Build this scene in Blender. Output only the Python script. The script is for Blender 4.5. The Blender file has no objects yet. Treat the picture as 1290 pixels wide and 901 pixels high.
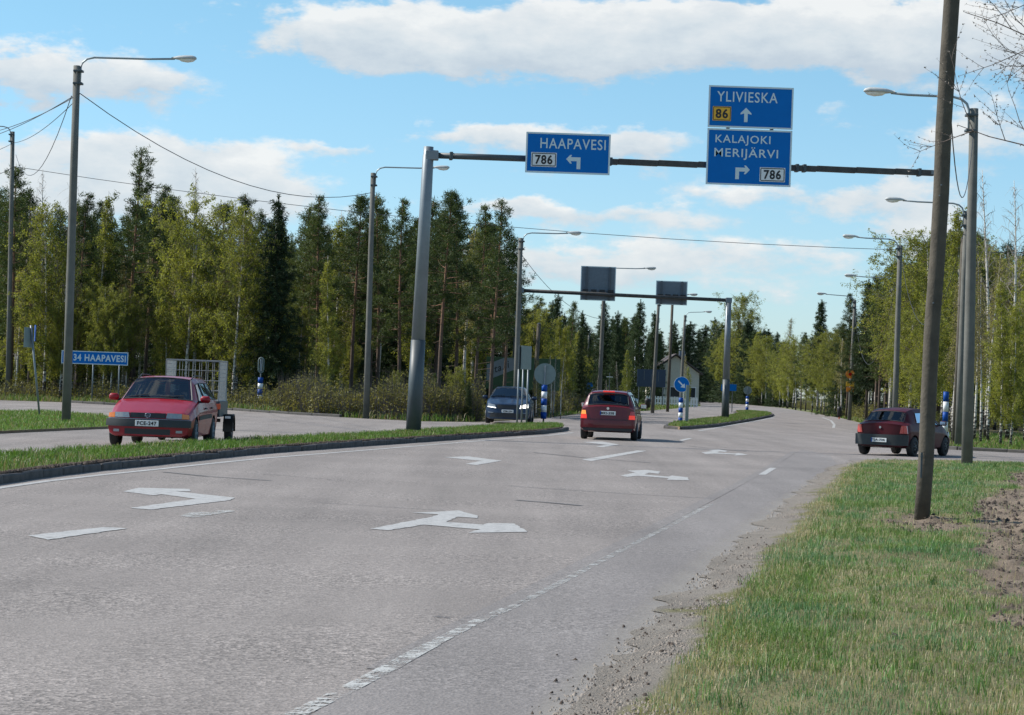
import bpy, bmesh, math, random
import numpy as np
from mathutils import Vector, Matrix, geometry, Quaternion
random.seed(7); RNG = np.random.default_rng(7)
sc = bpy.context.scene
COL = sc.collection
rad = math.radians

# ------------------------------------------------------------------ camera
F, CX, CY, CH = 2900.0, 645.0, 450.5, 1.45
cd = bpy.data.cameras.new("camera"); cam = bpy.data.objects.new("camera", cd); COL.objects.link(cam)
cd.sensor_width = 36; cd.lens = 36 * F / 1290.0; cd.clip_end = 6000; cd.clip_start = 0.5
RM = Matrix.Rotation(math.pi/2 + math.atan(37.5/F), 3, 'X') @ Matrix.Rotation(math.atan(0.035), 3, 'Z')
cam.matrix_world = Matrix.Translation((0, 0, CH)) @ RM.to_4x4()
sc.camera = cam
def ray(px, py): return RM @ Vector(((px-CX)/F, -(py-CY)/F, -1))
def G(px, py, z=0.0):                       # where the sight line through a photo point meets level z
    r = ray(px, py); t = (z-CH)/r.z
    return Vector((r.x*t, r.y*t, z))
def AT(px, py, d):                          # point of that sight line at distance d
    r = ray(px, py); t = d/r.y
    return Vector((r.x*t, d, CH + r.z*t))
def HZ(px): return 488 + 0.035*(px-645)
def project(x, y, z):
    v = np.stack([x, y, z-CH], -1) @ np.array(RM)
    return CX - v[..., 0]/v[..., 2]*F, CY + v[..., 1]/v[..., 2]*F

# ------------------------------------------------------------------ sun, sky
SUN_EL, SUN_AZ = 41.0, -77.0                # azimuth measured from +Y towards +X
sd = Vector((math.sin(rad(SUN_AZ))*math.cos(rad(SUN_EL)), math.cos(rad(SUN_AZ))*math.cos(rad(SUN_EL)), math.sin(rad(SUN_EL))))
sl = bpy.data.lights.new("sun", 'SUN'); sl.energy = 4.8; sl.angle = rad(0.53); sl.color = (1.0, .945, .87)
so = bpy.data.objects.new("sun", sl); COL.objects.link(so); so.rotation_euler = sd.to_track_quat('Z', 'Y').to_euler()
sc.view_settings.view_transform = 'Standard'; sc.view_settings.look = 'None'
sc.view_settings.exposure = 0.32; sc.view_settings.gamma = 1.0; sc.view_settings.use_curve_mapping = False
W = bpy.data.worlds.new("World"); sc.world = W; W.use_nodes = True
wt = W.node_tree; wt.nodes.clear()
class NT:
    def __init__(s, t): s.t = t
    def n(s, typ, **k):
        o = s.t.nodes.new(typ)
        for a, b in k.items(): setattr(o, a, b)
        return o
    def l(s, a, b): s.t.links.new(a, b)
    def put(s, sock, v):
        if isinstance(v, bpy.types.NodeSocket): s.l(v, sock)
        elif isinstance(v, (tuple, list)) and len(v) == 3 and len(sock.default_value) == 4: sock.default_value = (*v, 1)
        else: sock.default_value = v
    def m(s, op, a, b=None, c=None, clamp=False):
        o = s.n('ShaderNodeMath', operation=op); o.use_clamp = clamp
        for i, v in enumerate((a, b, c)):
            if v is not None: s.put(o.inputs[i], v)
        return o.outputs[0]
    def noise(s, vec, scale, detail=4, rough=.55, dist=0.0, col=False):
        o = s.n('ShaderNodeTexNoise'); s.l(vec, o.inputs['Vector'])
        o.inputs['Scale'].default_value = scale; o.inputs['Detail'].default_value = detail
        o.inputs['Roughness'].default_value = rough; o.inputs['Distortion'].default_value = dist
        return o.outputs['Color'] if col else o.outputs['Fac']
    def ramp(s, f, stops):
        o = s.n('ShaderNodeValToRGB'); s.put(o.inputs[0], f); e = o.color_ramp.elements
        while len(e) < len(stops): e.new(.5)
        for i, (p, c) in enumerate(stops):
            e[i].position = p; e[i].color = (*c, 1) if isinstance(c, tuple) else (c, c, c, 1)
        return o.outputs[0]
    def mix(s, f, a, b, mode='MIX'):
        o = s.n('ShaderNodeMix', data_type='RGBA', blend_type=mode)
        s.put(o.inputs[0], f); s.put(o.inputs[6], a); s.put(o.inputs[7], b)
        return o.outputs[2]
    def remap(s, v, a, b, c=0., d=1., smooth=False):
        o = s.n('ShaderNodeMapRange', interpolation_type='SMOOTHSTEP' if smooth else 'LINEAR')
        for i, q in enumerate((v, a, b, c, d)): s.put(o.inputs[i], q)
        return o.outputs[0]
w = NT(wt)
sky = w.n('ShaderNodeTexSky', sky_type='NISHITA'); sky.sun_disc = False
sky.sun_elevation = rad(SUN_EL); sky.sun_rotation = rad(SUN_AZ); sky.air_density = 1.0; sky.dust_density = 0.25; sky.ozone_density = 2.2
sky.altitude = 80
tc = w.n('ShaderNodeTexCoord').outputs['Generated']
sx = w.n('ShaderNodeSeparateXYZ'); w.l(tc, sx.inputs[0])
az = w.m('ARCTAN2', sx.outputs[0], sx.outputs[1]); el = w.m('ARCSINE', sx.outputs[2])
cmb = w.n('ShaderNodeCombineXYZ'); w.l(w.m('MULTIPLY', az, 1.0), cmb.inputs[0]); w.l(w.m('MULTIPLY', el, 2.1), cmb.inputs[1]); cv = cmb.outputs[0]
nd1 = w.noise(cv, 17, 5, .6); nd2 = w.noise(cv, 40, 6, .62); nbig = w.noise(cv, 4.5, 4, .55)
daz = w.m('MULTIPLY', w.m('SUBTRACT', nd1, .5), .09); 
off = w.n('ShaderNodeVectorMath', operation='ADD'); w.l(cv, off.inputs[0]); off.inputs[1].default_value = (7.3, 2.1, 0)
nd3 = w.noise(off.outputs[0], 19, 5, .6); delv = w.m('MULTIPLY', w.m('SUBTRACT', nd3, .5), .035)
azd = w.m('ADD', az, daz); eld = w.m('ADD', el, delv)
# the cumulus of that day: photo x, y, half width, half height, strength
BL = [(60,85,130,36,1.0),(185,108,70,24,.75),(20,105,80,26,.6),(430,40,140,30,.9),(560,60,180,34,1.0),(700,75,110,30,.75),(800,30,200,30,.7),(950,45,260,42,1.0),(1100,40,200,40,1.0),(1230,60,140,45,.9),
      (1060,15,160,22,.7),(110,190,130,30,.85),(260,215,120,38,.9),(340,235,80,25,.75),(60,240,150,35,.75),(700,180,130,24,.7),(780,185,85,24,.8),(600,165,60,16,.5),(450,190,50,11,.6),(700,270,110,18,.55),(860,275,120,22,.6),(640,262,80,18,.55),
      (1130,260,120,26,.75),(1010,235,150,20,.6),(1260,170,90,40,.6),(1150,200,90,30,.5),(800,325,140,26,.6),(1000,330,150,24,.55),(1040,150,70,14,.45),(1160,300,80,20,.8),(700,340,110,30,.5),(950,370,150,20,.45),(300,280,200,30,.6),(540,330,160,20,.4)]
tot = None; shd = None
for bx, by, bw, bh, st in BL:
    r = ray(bx, by).normalized(); a0 = math.atan2(r.x, r.y); e0 = math.asin(r.z)
    dx = w.m('MULTIPLY', w.m('SUBTRACT', azd, a0), F/bw); dy = w.m('MULTIPLY', w.m('SUBTRACT', eld, e0), F/bh)
    q = w.m('MULTIPLY_ADD', dx, dx, w.m('MULTIPLY', dy, dy))
    g = w.m('MULTIPLY', w.m('POWER', 2.718, w.m('MULTIPLY', q, -.9)), st)
    tot = g if tot is None else w.m('ADD', tot, g)
    g2 = w.m('MULTIPLY', g, dy); shd = g2 if shd is None else w.m('ADD', shd, g2)
# beyond the frame the same scattered cumulus goes on
out = w.m('MAXIMUM', w.remap(w.m('ABSOLUTE', az), .27, .42, smooth=True), w.remap(w.m('ABSOLUTE', el), .19, .30, smooth=True))
gen = w.m('MULTIPLY', w.remap(nbig, .47, .68, 0, 1.0), out)
tot = w.m('ADD', tot, gen)
dens = w.m('ADD', tot, w.m('ADD', w.m('MULTIPLY', w.m('SUBTRACT', nd2, .5), 1.4), w.m('MULTIPLY', w.m('SUBTRACT', nd1, .5), 1.1)))
mask = w.remap(dens, .34, .86, 0, 1, smooth=True)
lum = w.m('ADD', w.remap(w.m('DIVIDE', shd, w.m('ADD', tot, .15)), -.8, .7, 0, 1), w.m('ADD', w.m('MULTIPLY', w.m('SUBTRACT', nd2, .5), 1.3), w.m('MULTIPLY', w.m('SUBTRACT', nd1, .5), .8)), clamp=True)
ccol = w.ramp(lum, [(0.0, (.65, .74, .83)), (.42, (.80, .87, .92)), (.8, (.94, .97, .985)), (1.0, (1.05, 1.06, 1.05))])
bgs = w.n('ShaderNodeBackground'); bgs.inputs[1].default_value = 0.10
skyc = w.mix(1.0, sky.outputs[0], w.mix(w.remap(el, 0.0, .16), (.80, .98, 1.30), (.84, 1.12, 1.17)), 'MULTIPLY'); w.l(skyc, bgs.inputs[0])
bgc = w.n('ShaderNodeBackground'); w.l(ccol, bgc.inputs[0]); bgc.inputs[1].default_value = .70
mx = w.n('ShaderNodeMixShader'); w.l(w.m('MULTIPLY', mask, .92), mx.inputs[0]); w.l(bgs.outputs[0], mx.inputs[1]); w.l(bgc.outputs[0], mx.inputs[2])
wo = w.n('ShaderNodeOutputWorld'); w.l(mx.outputs[0], wo.inputs[0])
W.cycles.sampling_method = 'MANUAL'; W.cycles.sample_map_resolution = 512

# ------------------------------------------------------------------ materials
def newmat(name):
    m = bpy.data.materials.new(name); m.use_nodes = True; t = m.node_tree; t.nodes.clear()
    n = NT(t); o = n.n('ShaderNodeOutputMaterial'); return m, n, o
def pbr(name, col, rough=.6, metal=0., coat=0., nscale=6., namt=.12, bump=0., bscale=40., spec=.5, emit=None, estr=0., attr=None):
    m, n, o = newmat(name); p = n.n('ShaderNodeBsdfPrincipled'); n.l(p.outputs[0], o.inputs[0])
    tcn = n.n('ShaderNodeTexCoord').outputs['Object']
    c = col
    if attr:
        a = n.n('ShaderNodeAttribute', attribute_name=attr); c = a.outputs['Color']
    if namt > 0:
        f = n.noise(tcn, nscale, 5, .6)
        v = n.remap(f, .25, .75, 1-namt, 1+namt)
        hs = n.n('ShaderNodeHueSaturation'); n.put(hs.inputs['Color'], c); n.l(v, hs.inputs['Value']); c = hs.outputs[0]
    n.put(p.inputs['Base Color'], c)
    p.inputs['Roughness'].default_value = rough; p.inputs['Metallic'].default_value = metal
    p.inputs['Coat Weight'].default_value = coat; p.inputs['Coat Roughness'].default_value = .04
    p.inputs['Specular IOR Level'].default_value = spec
    if bump > 0:
        b = n.n('ShaderNodeBump'); b.inputs['Strength'].default_value = bump; b.inputs['Distance'].default_value = .01
        n.l(n.noise(tcn, bscale, 4, .6), b.inputs['Height']); n.l(b.outputs[0], p.inputs['Normal'])
    if emit: n.put(p.inputs['Emission Color'], emit); p.inputs['Emission Strength'].default_value = estr
    return m

def mat_asphalt(name, dark, light, speck=.5, tone=(1, 1, 1)):
    m, n, o = newmat(name); p = n.n('ShaderNodeBsdfPrincipled'); n.l(p.outputs[0], o.inputs[0])
    g = n.n('ShaderNodeNewGeometry').outputs['Position']
    a = n.noise(g, .23, 5, .6); 
    mp = n.n('ShaderNodeMapping'); n.l(g, mp.inputs[0]); mp.inputs['Rotation'].default_value = (0, 0, rad(10)); mp.inputs['Scale'].default_value = (1.1, .06, 1)
    tr = n.noise(mp.outputs[0], .9, 4, .6)          # wheel-track streaks along the road
    mp2 = n.n('ShaderNodeMapping'); n.l(g, mp2.inputs[0]); mp2.inputs['Scale'].default_value = (.15, 1.0, 1)
    pt = n.noise(mp2.outputs[0], .35, 3, .5)
    base = n.m('ADD', n.m('MULTIPLY', a, .30), n.m('ADD', n.m('MULTIPLY', tr, .50), n.m('MULTIPLY', pt, .20)))
    c = n.ramp(n.remap(base, .3, .7), [(0, dark), (1, light)])
    vo = n.n('ShaderNodeTexVoronoi'); n.l(g, vo.inputs['Vector']); vo.inputs['Scale'].default_value = 58
    sp = n.remap(vo.outputs['Color'], .1, .9, 1-speck, 1+speck)
    sp2 = n.remap(n.noise(g, 17, 4, .75), .3, .7, 1-speck*.8, 1+speck*.8)
    grain = n.mix(n.remap(n.noise(g, .55, 3, .6), .35, .65, .25, 1.0), (1, 1, 1), n.m('MULTIPLY', sp, sp2))   # open-textured areas show more stone
    c = n.mix(1.0, c, grain, 'MULTIPLY')
    # pale dust blown on the edges
    n.put(p.inputs['Base Color'], c)
    p.inputs['Roughness'].default_value = .82; p.inputs['Specular IOR Level'].default_value = .35
    b = n.n('ShaderNodeBump'); b.inputs['Strength'].default_value = .55; b.inputs['Distance'].default_value = .006
    n.l(n.m('ADD', vo.outputs['Distance'], n.noise(g, 35, 3, .7)), b.inputs['Height']); n.l(b.outputs[0], p.inputs['Normal'])
    return m
def mat_leaf(name, c1, c2, c3=None, trans=.35, rough=.6):
    m, n, o = newmat(name)
    oi = n.n('ShaderNodeObjectInfo').outputs['Random']; tcn = n.n('ShaderNodeTexCoord').outputs['Object']
    f = n.m('ADD', n.m('MULTIPLY', n.noise(tcn, 1.3, 3, .6), .75), n.m('MULTIPLY', oi, .35))
    c = n.ramp(n.remap(f, .3, .85), [(0, c1), (.6, c2), (1, c3 or c2)])
    g = n.n('ShaderNodeNewGeometry').outputs['Random Per Island']
    hs = n.n('ShaderNodeHueSaturation'); n.l(c, hs.inputs['Color']); n.l(n.remap(g, 0, 1, .6, 1.45), hs.inputs['Value'])
    d = n.n('ShaderNodeBsdfPrincipled'); n.l(hs.outputs[0], d.inputs['Base Color']); d.inputs['Roughness'].default_value = rough; d.inputs['Specular IOR Level'].default_value = .25
    t = n.n('ShaderNodeBsdfTranslucent'); n.l(n.mix(1., hs.outputs[0], (1.25, 1.2, .6), 'MULTIPLY'), t.inputs[0])
    mxx = n.n('ShaderNodeMixShader'); mxx.inputs[0].default_value = trans
    n.l(d.outputs[0], mxx.inputs[1]); n.l(t.outputs[0], mxx.inputs[2]); n.l(mxx.outputs[0], o.inputs[0]); return m
def mat_attr_leaf(name, trans=.3):
    m, n, o = newmat(name); a = n.n('ShaderNodeAttribute', attribute_name='tint').outputs['Color']
    d = n.n('ShaderNodeBsdfPrincipled'); n.l(a, d.inputs['Base Color']); d.inputs['Roughness'].default_value = .55; d.inputs['Specular IOR Level'].default_value = .3
    t = n.n('ShaderNodeBsdfTranslucent'); n.l(n.mix(1., a, (1.2, 1.2, .7), 'MULTIPLY'), t.inputs[0])
    mxx = n.n('ShaderNodeMixShader'); mxx.inputs[0].default_value = trans
    n.l(d.outputs[0], mxx.inputs[1]); n.l(t.outputs[0], mxx.inputs[2]); n.l(mxx.outputs[0], o.inputs[0]); return m
def mat_birchbark():
    m, n, o = newmat('birch_bark'); p = n.n('ShaderNodeBsdfPrincipled'); n.l(p.outputs[0], o.inputs[0])
    tcn = n.n('ShaderNodeTexCoord').outputs['Object']
    mp = n.n('ShaderNodeMapping'); n.l(tcn, mp.inputs[0]); mp.inputs['Scale'].default_value = (1, 1, 3.2)
    f = n.noise(mp.outputs[0], 2.2, 4, .7)
    sx_ = n.n('ShaderNodeSeparateXYZ'); n.l(tcn, sx_.inputs[0])
    low = n.remap(sx_.outputs[2], 0, 3.0, -.16, 0.02)
    c = n.ramp(n.m('ADD', f, low), [(.40, (.035, .03, .028)), (.47, (.55, .52, .47)), (1, (.72, .69, .63))])
    n.l(c, p.inputs['Base Color']); p.inputs['Roughness'].default_value = .75; return m
def mat_pinebark():
    m, n, o = newmat('pine_bark'); p = n.n('ShaderNodeBsdfPrincipled'); n.l(p.outputs[0], o.inputs[0])
    tcn = n.n('ShaderNodeTexCoord').outputs['Object']
    sx_ = n.n('ShaderNodeSeparateXYZ'); n.l(tcn, sx_.inputs[0])
    f = n.noise(tcn, 5, 5, .7)
    h = n.m('ADD', n.remap(sx_.outputs[2], 2, 7, 0, 1), n.m('MULTIPLY', n.m('SUBTRACT', f, .5), 1.0), clamp=True)
    c = n.ramp(h, [(0, (.075, .058, .047)), (.5, (.125, .083, .060)), (1, (.23, .125, .075))])
    n.l(n.mix(1., c, n.remap(n.noise(tcn, 22, 3, .7), .3, .7, .6, 1.4), 'MULTIPLY'), p.inputs['Base Color']); p.inputs['Roughness'].default_value = .9; return m
def mat_paint(name, col, flake=.0):
    m = pbr(name, col, rough=.38, coat=1.0, nscale=3, namt=.06, metal=flake); return m
def mat_glass(name, tint=(.10, .13, .13), mn=.10):
    m, n, o = newmat(name); t = n.n('ShaderNodeBsdfTransparent'); t.inputs[0].default_value = (*tint, 1)
    g = n.n('ShaderNodeBsdfGlossy'); g.inputs[0].default_value = (.9, .95, 1, 1); g.inputs[1].default_value = .02
    fr = n.n('ShaderNodeFresnel'); fr.inputs[0].default_value = 1.5
    mxx = n.n('ShaderNodeMixShader'); n.l(n.m('ADD', fr.outputs[0], mn, clamp=True), mxx.inputs[0]); n.l(t.outputs[0], mxx.inputs[1]); n.l(g.outputs[0], mxx.inputs[2]); n.l(mxx.outputs[0], o.inputs[0]); return m
def mat_mark(name):
    m, n, o = newmat(name); p = n.n('ShaderNodeBsdfPrincipled')
    g = n.n('ShaderNodeNewGeometry').outputs['Position']
    f = n.m('ADD', n.m('MULTIPLY', n.noise(g, 9, 5, .7), .6), n.m('MULTIPLY', n.noise(g, 45, 3, .7), .4))
    c = n.ramp(f, [(.38, (.22, .21, .20)), (.50, (.40, .395, .38)), (1, (.52, .515, .495))]); n.l(c, p.inputs['Base Color']); p.inputs['Roughness'].default_value = .7
    n.l(p.outputs[0], o.inputs[0]); return m
def mat_worn(name, lo, hi):
    m, n, o = newmat(name); p = n.n('ShaderNodeBsdfPrincipled'); tr = n.n('ShaderNodeBsdfTransparent')
    g = n.n('ShaderNodeNewGeometry').outputs['Position']
    mp = n.n('ShaderNodeMapping'); n.l(g, mp.inputs[0]); mp.inputs['Scale'].default_value = (1, 1.3, 1)
    f = n.m('ADD', n.m('MULTIPLY', n.noise(mp.outputs[0], 3.6, 6, .8), .7), n.m('MULTIPLY', n.noise(g, 60, 2, .6), .3))
    p.inputs['Base Color'].default_value = (.44, .44, .42, 1); p.inputs['Roughness'].default_value = .75
    mxx = n.n('ShaderNodeMixShader'); n.l(n.remap(f, lo, hi), mxx.inputs[0]); n.l(tr.outputs[0], mxx.inputs[1]); n.l(p.outputs[0], mxx.inputs[2]); n.l(mxx.outputs[0], o.inputs[0]); return m
def mat_blend(name, cols, s1=.5, s2=14, rough=.95, bump=.6, attr=None):
    m, n, o = newmat(name); p = n.n('ShaderNodeBsdfPrincipled'); n.l(p.outputs[0], o.inputs[0])
    g = n.n('ShaderNodeNewGeometry').outputs['Position']
    if attr: c = n.n('ShaderNodeAttribute', attribute_name=attr).outputs['Color']
    else:
        f = n.m('ADD', n.m('MULTIPLY', n.noise(g, s1, 6, .65), .6), n.m('MULTIPLY', n.noise(g, s2, 4, .7), .4))
        k = len(cols); c = n.ramp(n.remap(f, .32, .68), [(i/(k-1), q) for i, q in enumerate(cols)])
    c = n.mix(1., c, n.remap(n.noise(g, s2*5, 3, .7), .25, .75, .6, 1.4), 'MULTIPLY')
    n.l(c, p.inputs['Base Color']); p.inputs['Roughness'].default_value = rough; p.inputs['Specular IOR Level'].default_value = .2
    b = n.n('ShaderNodeBump'); b.inputs['Strength'].default_value = bump; b.inputs['Distance'].default_value = .03
    n.l(n.noise(g, s2*2.2, 5, .7), b.inputs['Height']); n.l(b.outputs[0], p.inputs['Normal']); return m

M = dict(
 asphalt=mat_asphalt('asphalt', (.148, .131, .119), (.300, .267, .245), .56),
 shoulder=mat_asphalt('shoulder_asphalt', (.148, .134, .126), (.262, .240, .227), .4),
 dust=mat_worn('road_dust', .40, .75), mark=mat_mark('road_paint'), worn=mat_worn('worn_paint', .47, .54), faint=mat_worn('faint_paint', .46, .60),
 darkline=pbr('darkline', (.045, .045, .048), .6), ground=mat_blend('meadow_ground', [(.10, .085, .05), (.16, .155, .07), (.11, .135, .045), (.20, .18, .10)], .4, 6),
 floor=mat_blend('forest_floor', [(.035, .035, .018), (.07, .06, .035), (.06, .075, .025)], .5, 5),
 verge=mat_blend('verge_soil', None, attr='tint', s2=16, bump=.8), soil=mat_blend('bare_soil', [(.15, .10, .065), (.26, .19, .125), (.20, .15, .10)], .9, 12, bump=1.),
 turf=mat_blend('turf', [(.07, .075, .03), (.10, .13, .04), (.15, .14, .07)], 1.2, 9),
 blades=mat_attr_leaf('grass_blades', .3), kerb=pbr('kerb_granite', (.062, .058, .055), .85, nscale=7, namt=.5, bump=.5, bscale=60),
 kerbpale=pbr('kerb_pale', (.35, .34, .32), .85, nscale=7, namt=.3),
 gravel=pbr('gravel', (.24, .21, .18), .9, nscale=3, namt=.35), clod=pbr('dark_clod', (.06, .045, .035), .95, nscale=9, namt=.4),
 galv=pbr('galvanised_steel', (.20, .23, .25), .5, metal=.35, nscale=3, namt=.12), galvdark=pbr('dark_grey_paint', (.055, .072, .08), .5, nscale=3, namt=.15),
 beam=pbr('weathered_beam', (.060, .058, .055), .7, nscale=4, namt=.45), concrete=pbr('weathered_pole', (.135, .135, .12), .9, nscale=2.5, namt=.25, bump=.4),
 wood=pbr('grey_wood_pole', (.085, .074, .056), .9, nscale=5, namt=.35, bump=.8, bscale=25), armpaint=pbr('grey_arm', (.27, .32, .34), .5, metal=.3),
 lampgrey=pbr('lamp_housing', (.44, .46, .45), .55, namt=.15), lens=pbr('lamp_lens', (.80, .82, .80), .25, namt=.03), black=pbr('black_rubber', (.018, .018, .02), .7),
 wire=pbr('cable', (.03, .032, .038), .6), blue=pbr('sign_blue', (.0, .145, .48), .5, namt=.05, nscale=2, spec=.15), white=pbr('sign_white', (.72, .74, .74), .45, namt=.04),
 letter=pbr('sign_letter', (.60, .70, .72), .5, namt=.03, spec=.2), yellow=pbr('sign_yellow', (.78, .42, .025), .45, namt=.05), signblack=pbr('sign_black', (.012, .012, .014), .5),
 signback=pbr('sign_back', (.16, .19, .22), .6, metal=.2, namt=.12), signrib=pbr('sign_rib', (.10, .115, .13), .6), discback=pbr('disc_back', (.18, .23, .22), .6, namt=.1),
 postblue=pbr('post_blue', (.004, .060, .29), .5, spec=.2), orange=pbr('sign_orange', (.80, .25, .02), .5), green=pbr('billboard_green', (.026, .070, .022), .5, nscale=2, namt=.35),
 billgrey=pbr('billboard_grey', (.20, .22, .23), .6), darkblue=pbr('billboard_navy', (.025, .045, .085), .6),
 red=pbr('red_paint', (.27, .004, .012), .4, coat=.35, nscale=3, namt=.06, spec=.3), dred=pbr('dark_red_paint', (.115, .005, .010), .4, coat=.5, nscale=3, namt=.06, spec=.3), maroon=pbr('maroon_paint', (.062, .007, .012), .45, coat=.12, nscale=3, namt=.06, spec=.15), navy=pbr('navy_paint', (.009, .024, .058), .4, coat=.4, nscale=3, namt=.06, spec=.3),
 silver=mat_paint('silver_paint', (.50, .52, .53), .3), carwhite=mat_paint('white_paint', (.75, .75, .74)),
 glass=mat_glass('car_glass', (.62, .68, .66), .02), tinted=mat_glass('tinted_glass', (.16, .21, .22), .03),
 trim=pbr('black_trim', (.020, .021, .023), .55), greytrim=pbr('grey_bumper', (.022, .028, .029), .6), chrome=pbr('chrome', (.6, .6, .6), .2, metal=1.),
 headl=pbr('headlamp_glass', (.26, .29, .31), .12, coat=1., namt=.2, nscale=25), lit=pbr('lit_headlamp', (.9, .9, .85), .2, emit=(1, .98, .9), estr=2.6),
 amber=pbr('amber_lens', (.75, .20, .015), .2, coat=1.), amberlit=pbr('lit_indicator', (.9, .3, .05), .2, emit=(1, .35, .08), estr=.5),
 redl=pbr('red_lens', (.48, .010, .010), .2, coat=1.), redlit=pbr('lit_brake_lamp', (.9, .04, .02), .2, emit=(1, .07, .04), estr=.32),
 tyre=pbr('tyre_rubber', (.022, .022, .023), .8), rim=pbr('alloy_rim', (.30, .31, .32), .35, metal=.7), plate=pbr('number_plate', (.68, .70, .68), .4, namt=.02),
 seat=pbr('seat_fabric', (.045, .047, .05), .9), skin=pbr('skin', (.50, .29, .21), .6), cloth=pbr('dark_jacket', (.035, .04, .06), .9), hair=pbr('brown_hair', (.06, .04, .03), .8), greycloth=pbr('grey_shirt', (.35,.38,.42), .9),
 pennant=pbr('orange_pennant', (.75, .13, .05), .7), mesh=pbr('galvanised_mesh', (.27, .28, .28), .5, metal=.2), flag=pbr('flagpole_white', (.75, .75, .75), .5),
 birch=mat_birchbark(), pine=mat_pinebark(), sprucebark=pbr('spruce_bark', (.085, .065, .05), .95, nscale=7, namt=.4),
 twig=pbr('twig_bark', (.15, .12, .105), .9, nscale=2, namt=.3), twigpale=pbr('pale_twig_bark', (.30, .26, .22), .9, nscale=2, namt=.3),
 pineleaf=mat_leaf('pine_needles', (.040, .062, .023), (.072, .100, .034), (.120, .145, .044), .3), spruceleaf=mat_leaf('spruce_needles', (.022, .040, .018), (.040, .066, .026), (.066, .094, .032), .22),
 birchleaf=mat_leaf('birch_leaves', (.155, .172, .042), (.235, .255, .058), (.345, .350, .085), .5), budleaf=mat_leaf('birch_buds', (.22, .20, .09), (.28, .26, .10), (.34, .32, .12), .4),
 bushleaf=mat_leaf('bush_leaves', (.085, .095, .032), (.15, .145, .055), (.23, .21, .08), .4), larch=mat_leaf('larch_needles', (.26, .15, .045), (.30, .20, .06), None, .3),
 plaster=pbr('cream_wall', (.52, .49, .40), .9), roof=pbr('dark_roof', (.07, .055, .05), .8), greyroof=pbr('grey_metal_roof', (.13, .155, .19), .5), window=pbr('window_pane', (.03, .04, .05), .1), timber=pbr('white_timber', (.7, .7, .68), .7),
)

# ------------------------------------------------------------------ helpers
def setp(o, label=None, cat=None, group=None, kind=None):
    if label: o['label'] = label
    if cat: o['category'] = cat
    if group: o['group'] = group
    if kind: o['kind'] = kind
    return o
def mesh_obj(name, verts, faces, mat, parent=None, smooth=False, tint=None):
    me = bpy.data.meshes.new(name)
    if isinstance(verts, np.ndarray) and isinstance(faces, np.ndarray):
        nv, nf, k = len(verts), len(faces), faces.shape[1]
        me.vertices.add(nv); me.vertices.foreach_set('co', verts.astype(np.float32).ravel())
        me.loops.add(nf*k); me.loops.foreach_set('vertex_index', faces.astype(np.int32).ravel())
        me.polygons.add(nf); me.polygons.foreach_set('loop_start', (np.arange(nf)*k).astype(np.int32))
        me.polygons.foreach_set('loop_total', np.full(nf, k, np.int32)); me.update(calc_edges=True)
    else:
        me.from_pydata([tuple(v) for v in verts], [], [tuple(int(i) for i in f) for f in faces]); me.update()
    if smooth: me.polygons.foreach_set('use_smooth', [True]*len(me.polygons))
    if tint is not None:
        a = me.color_attributes.new('tint', 'FLOAT_COLOR', 'POINT'); c = np.ones((len(me.vertices), 4), np.float32); c[:, :3] = tint
        a.data.foreach_set('color', c.ravel())
    if mat is not None: me.materials.append(mat)
    o = bpy.data.objects.new(name, me); COL.objects.link(o)
    if parent is not None: o.parent = parent
    return o
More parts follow.
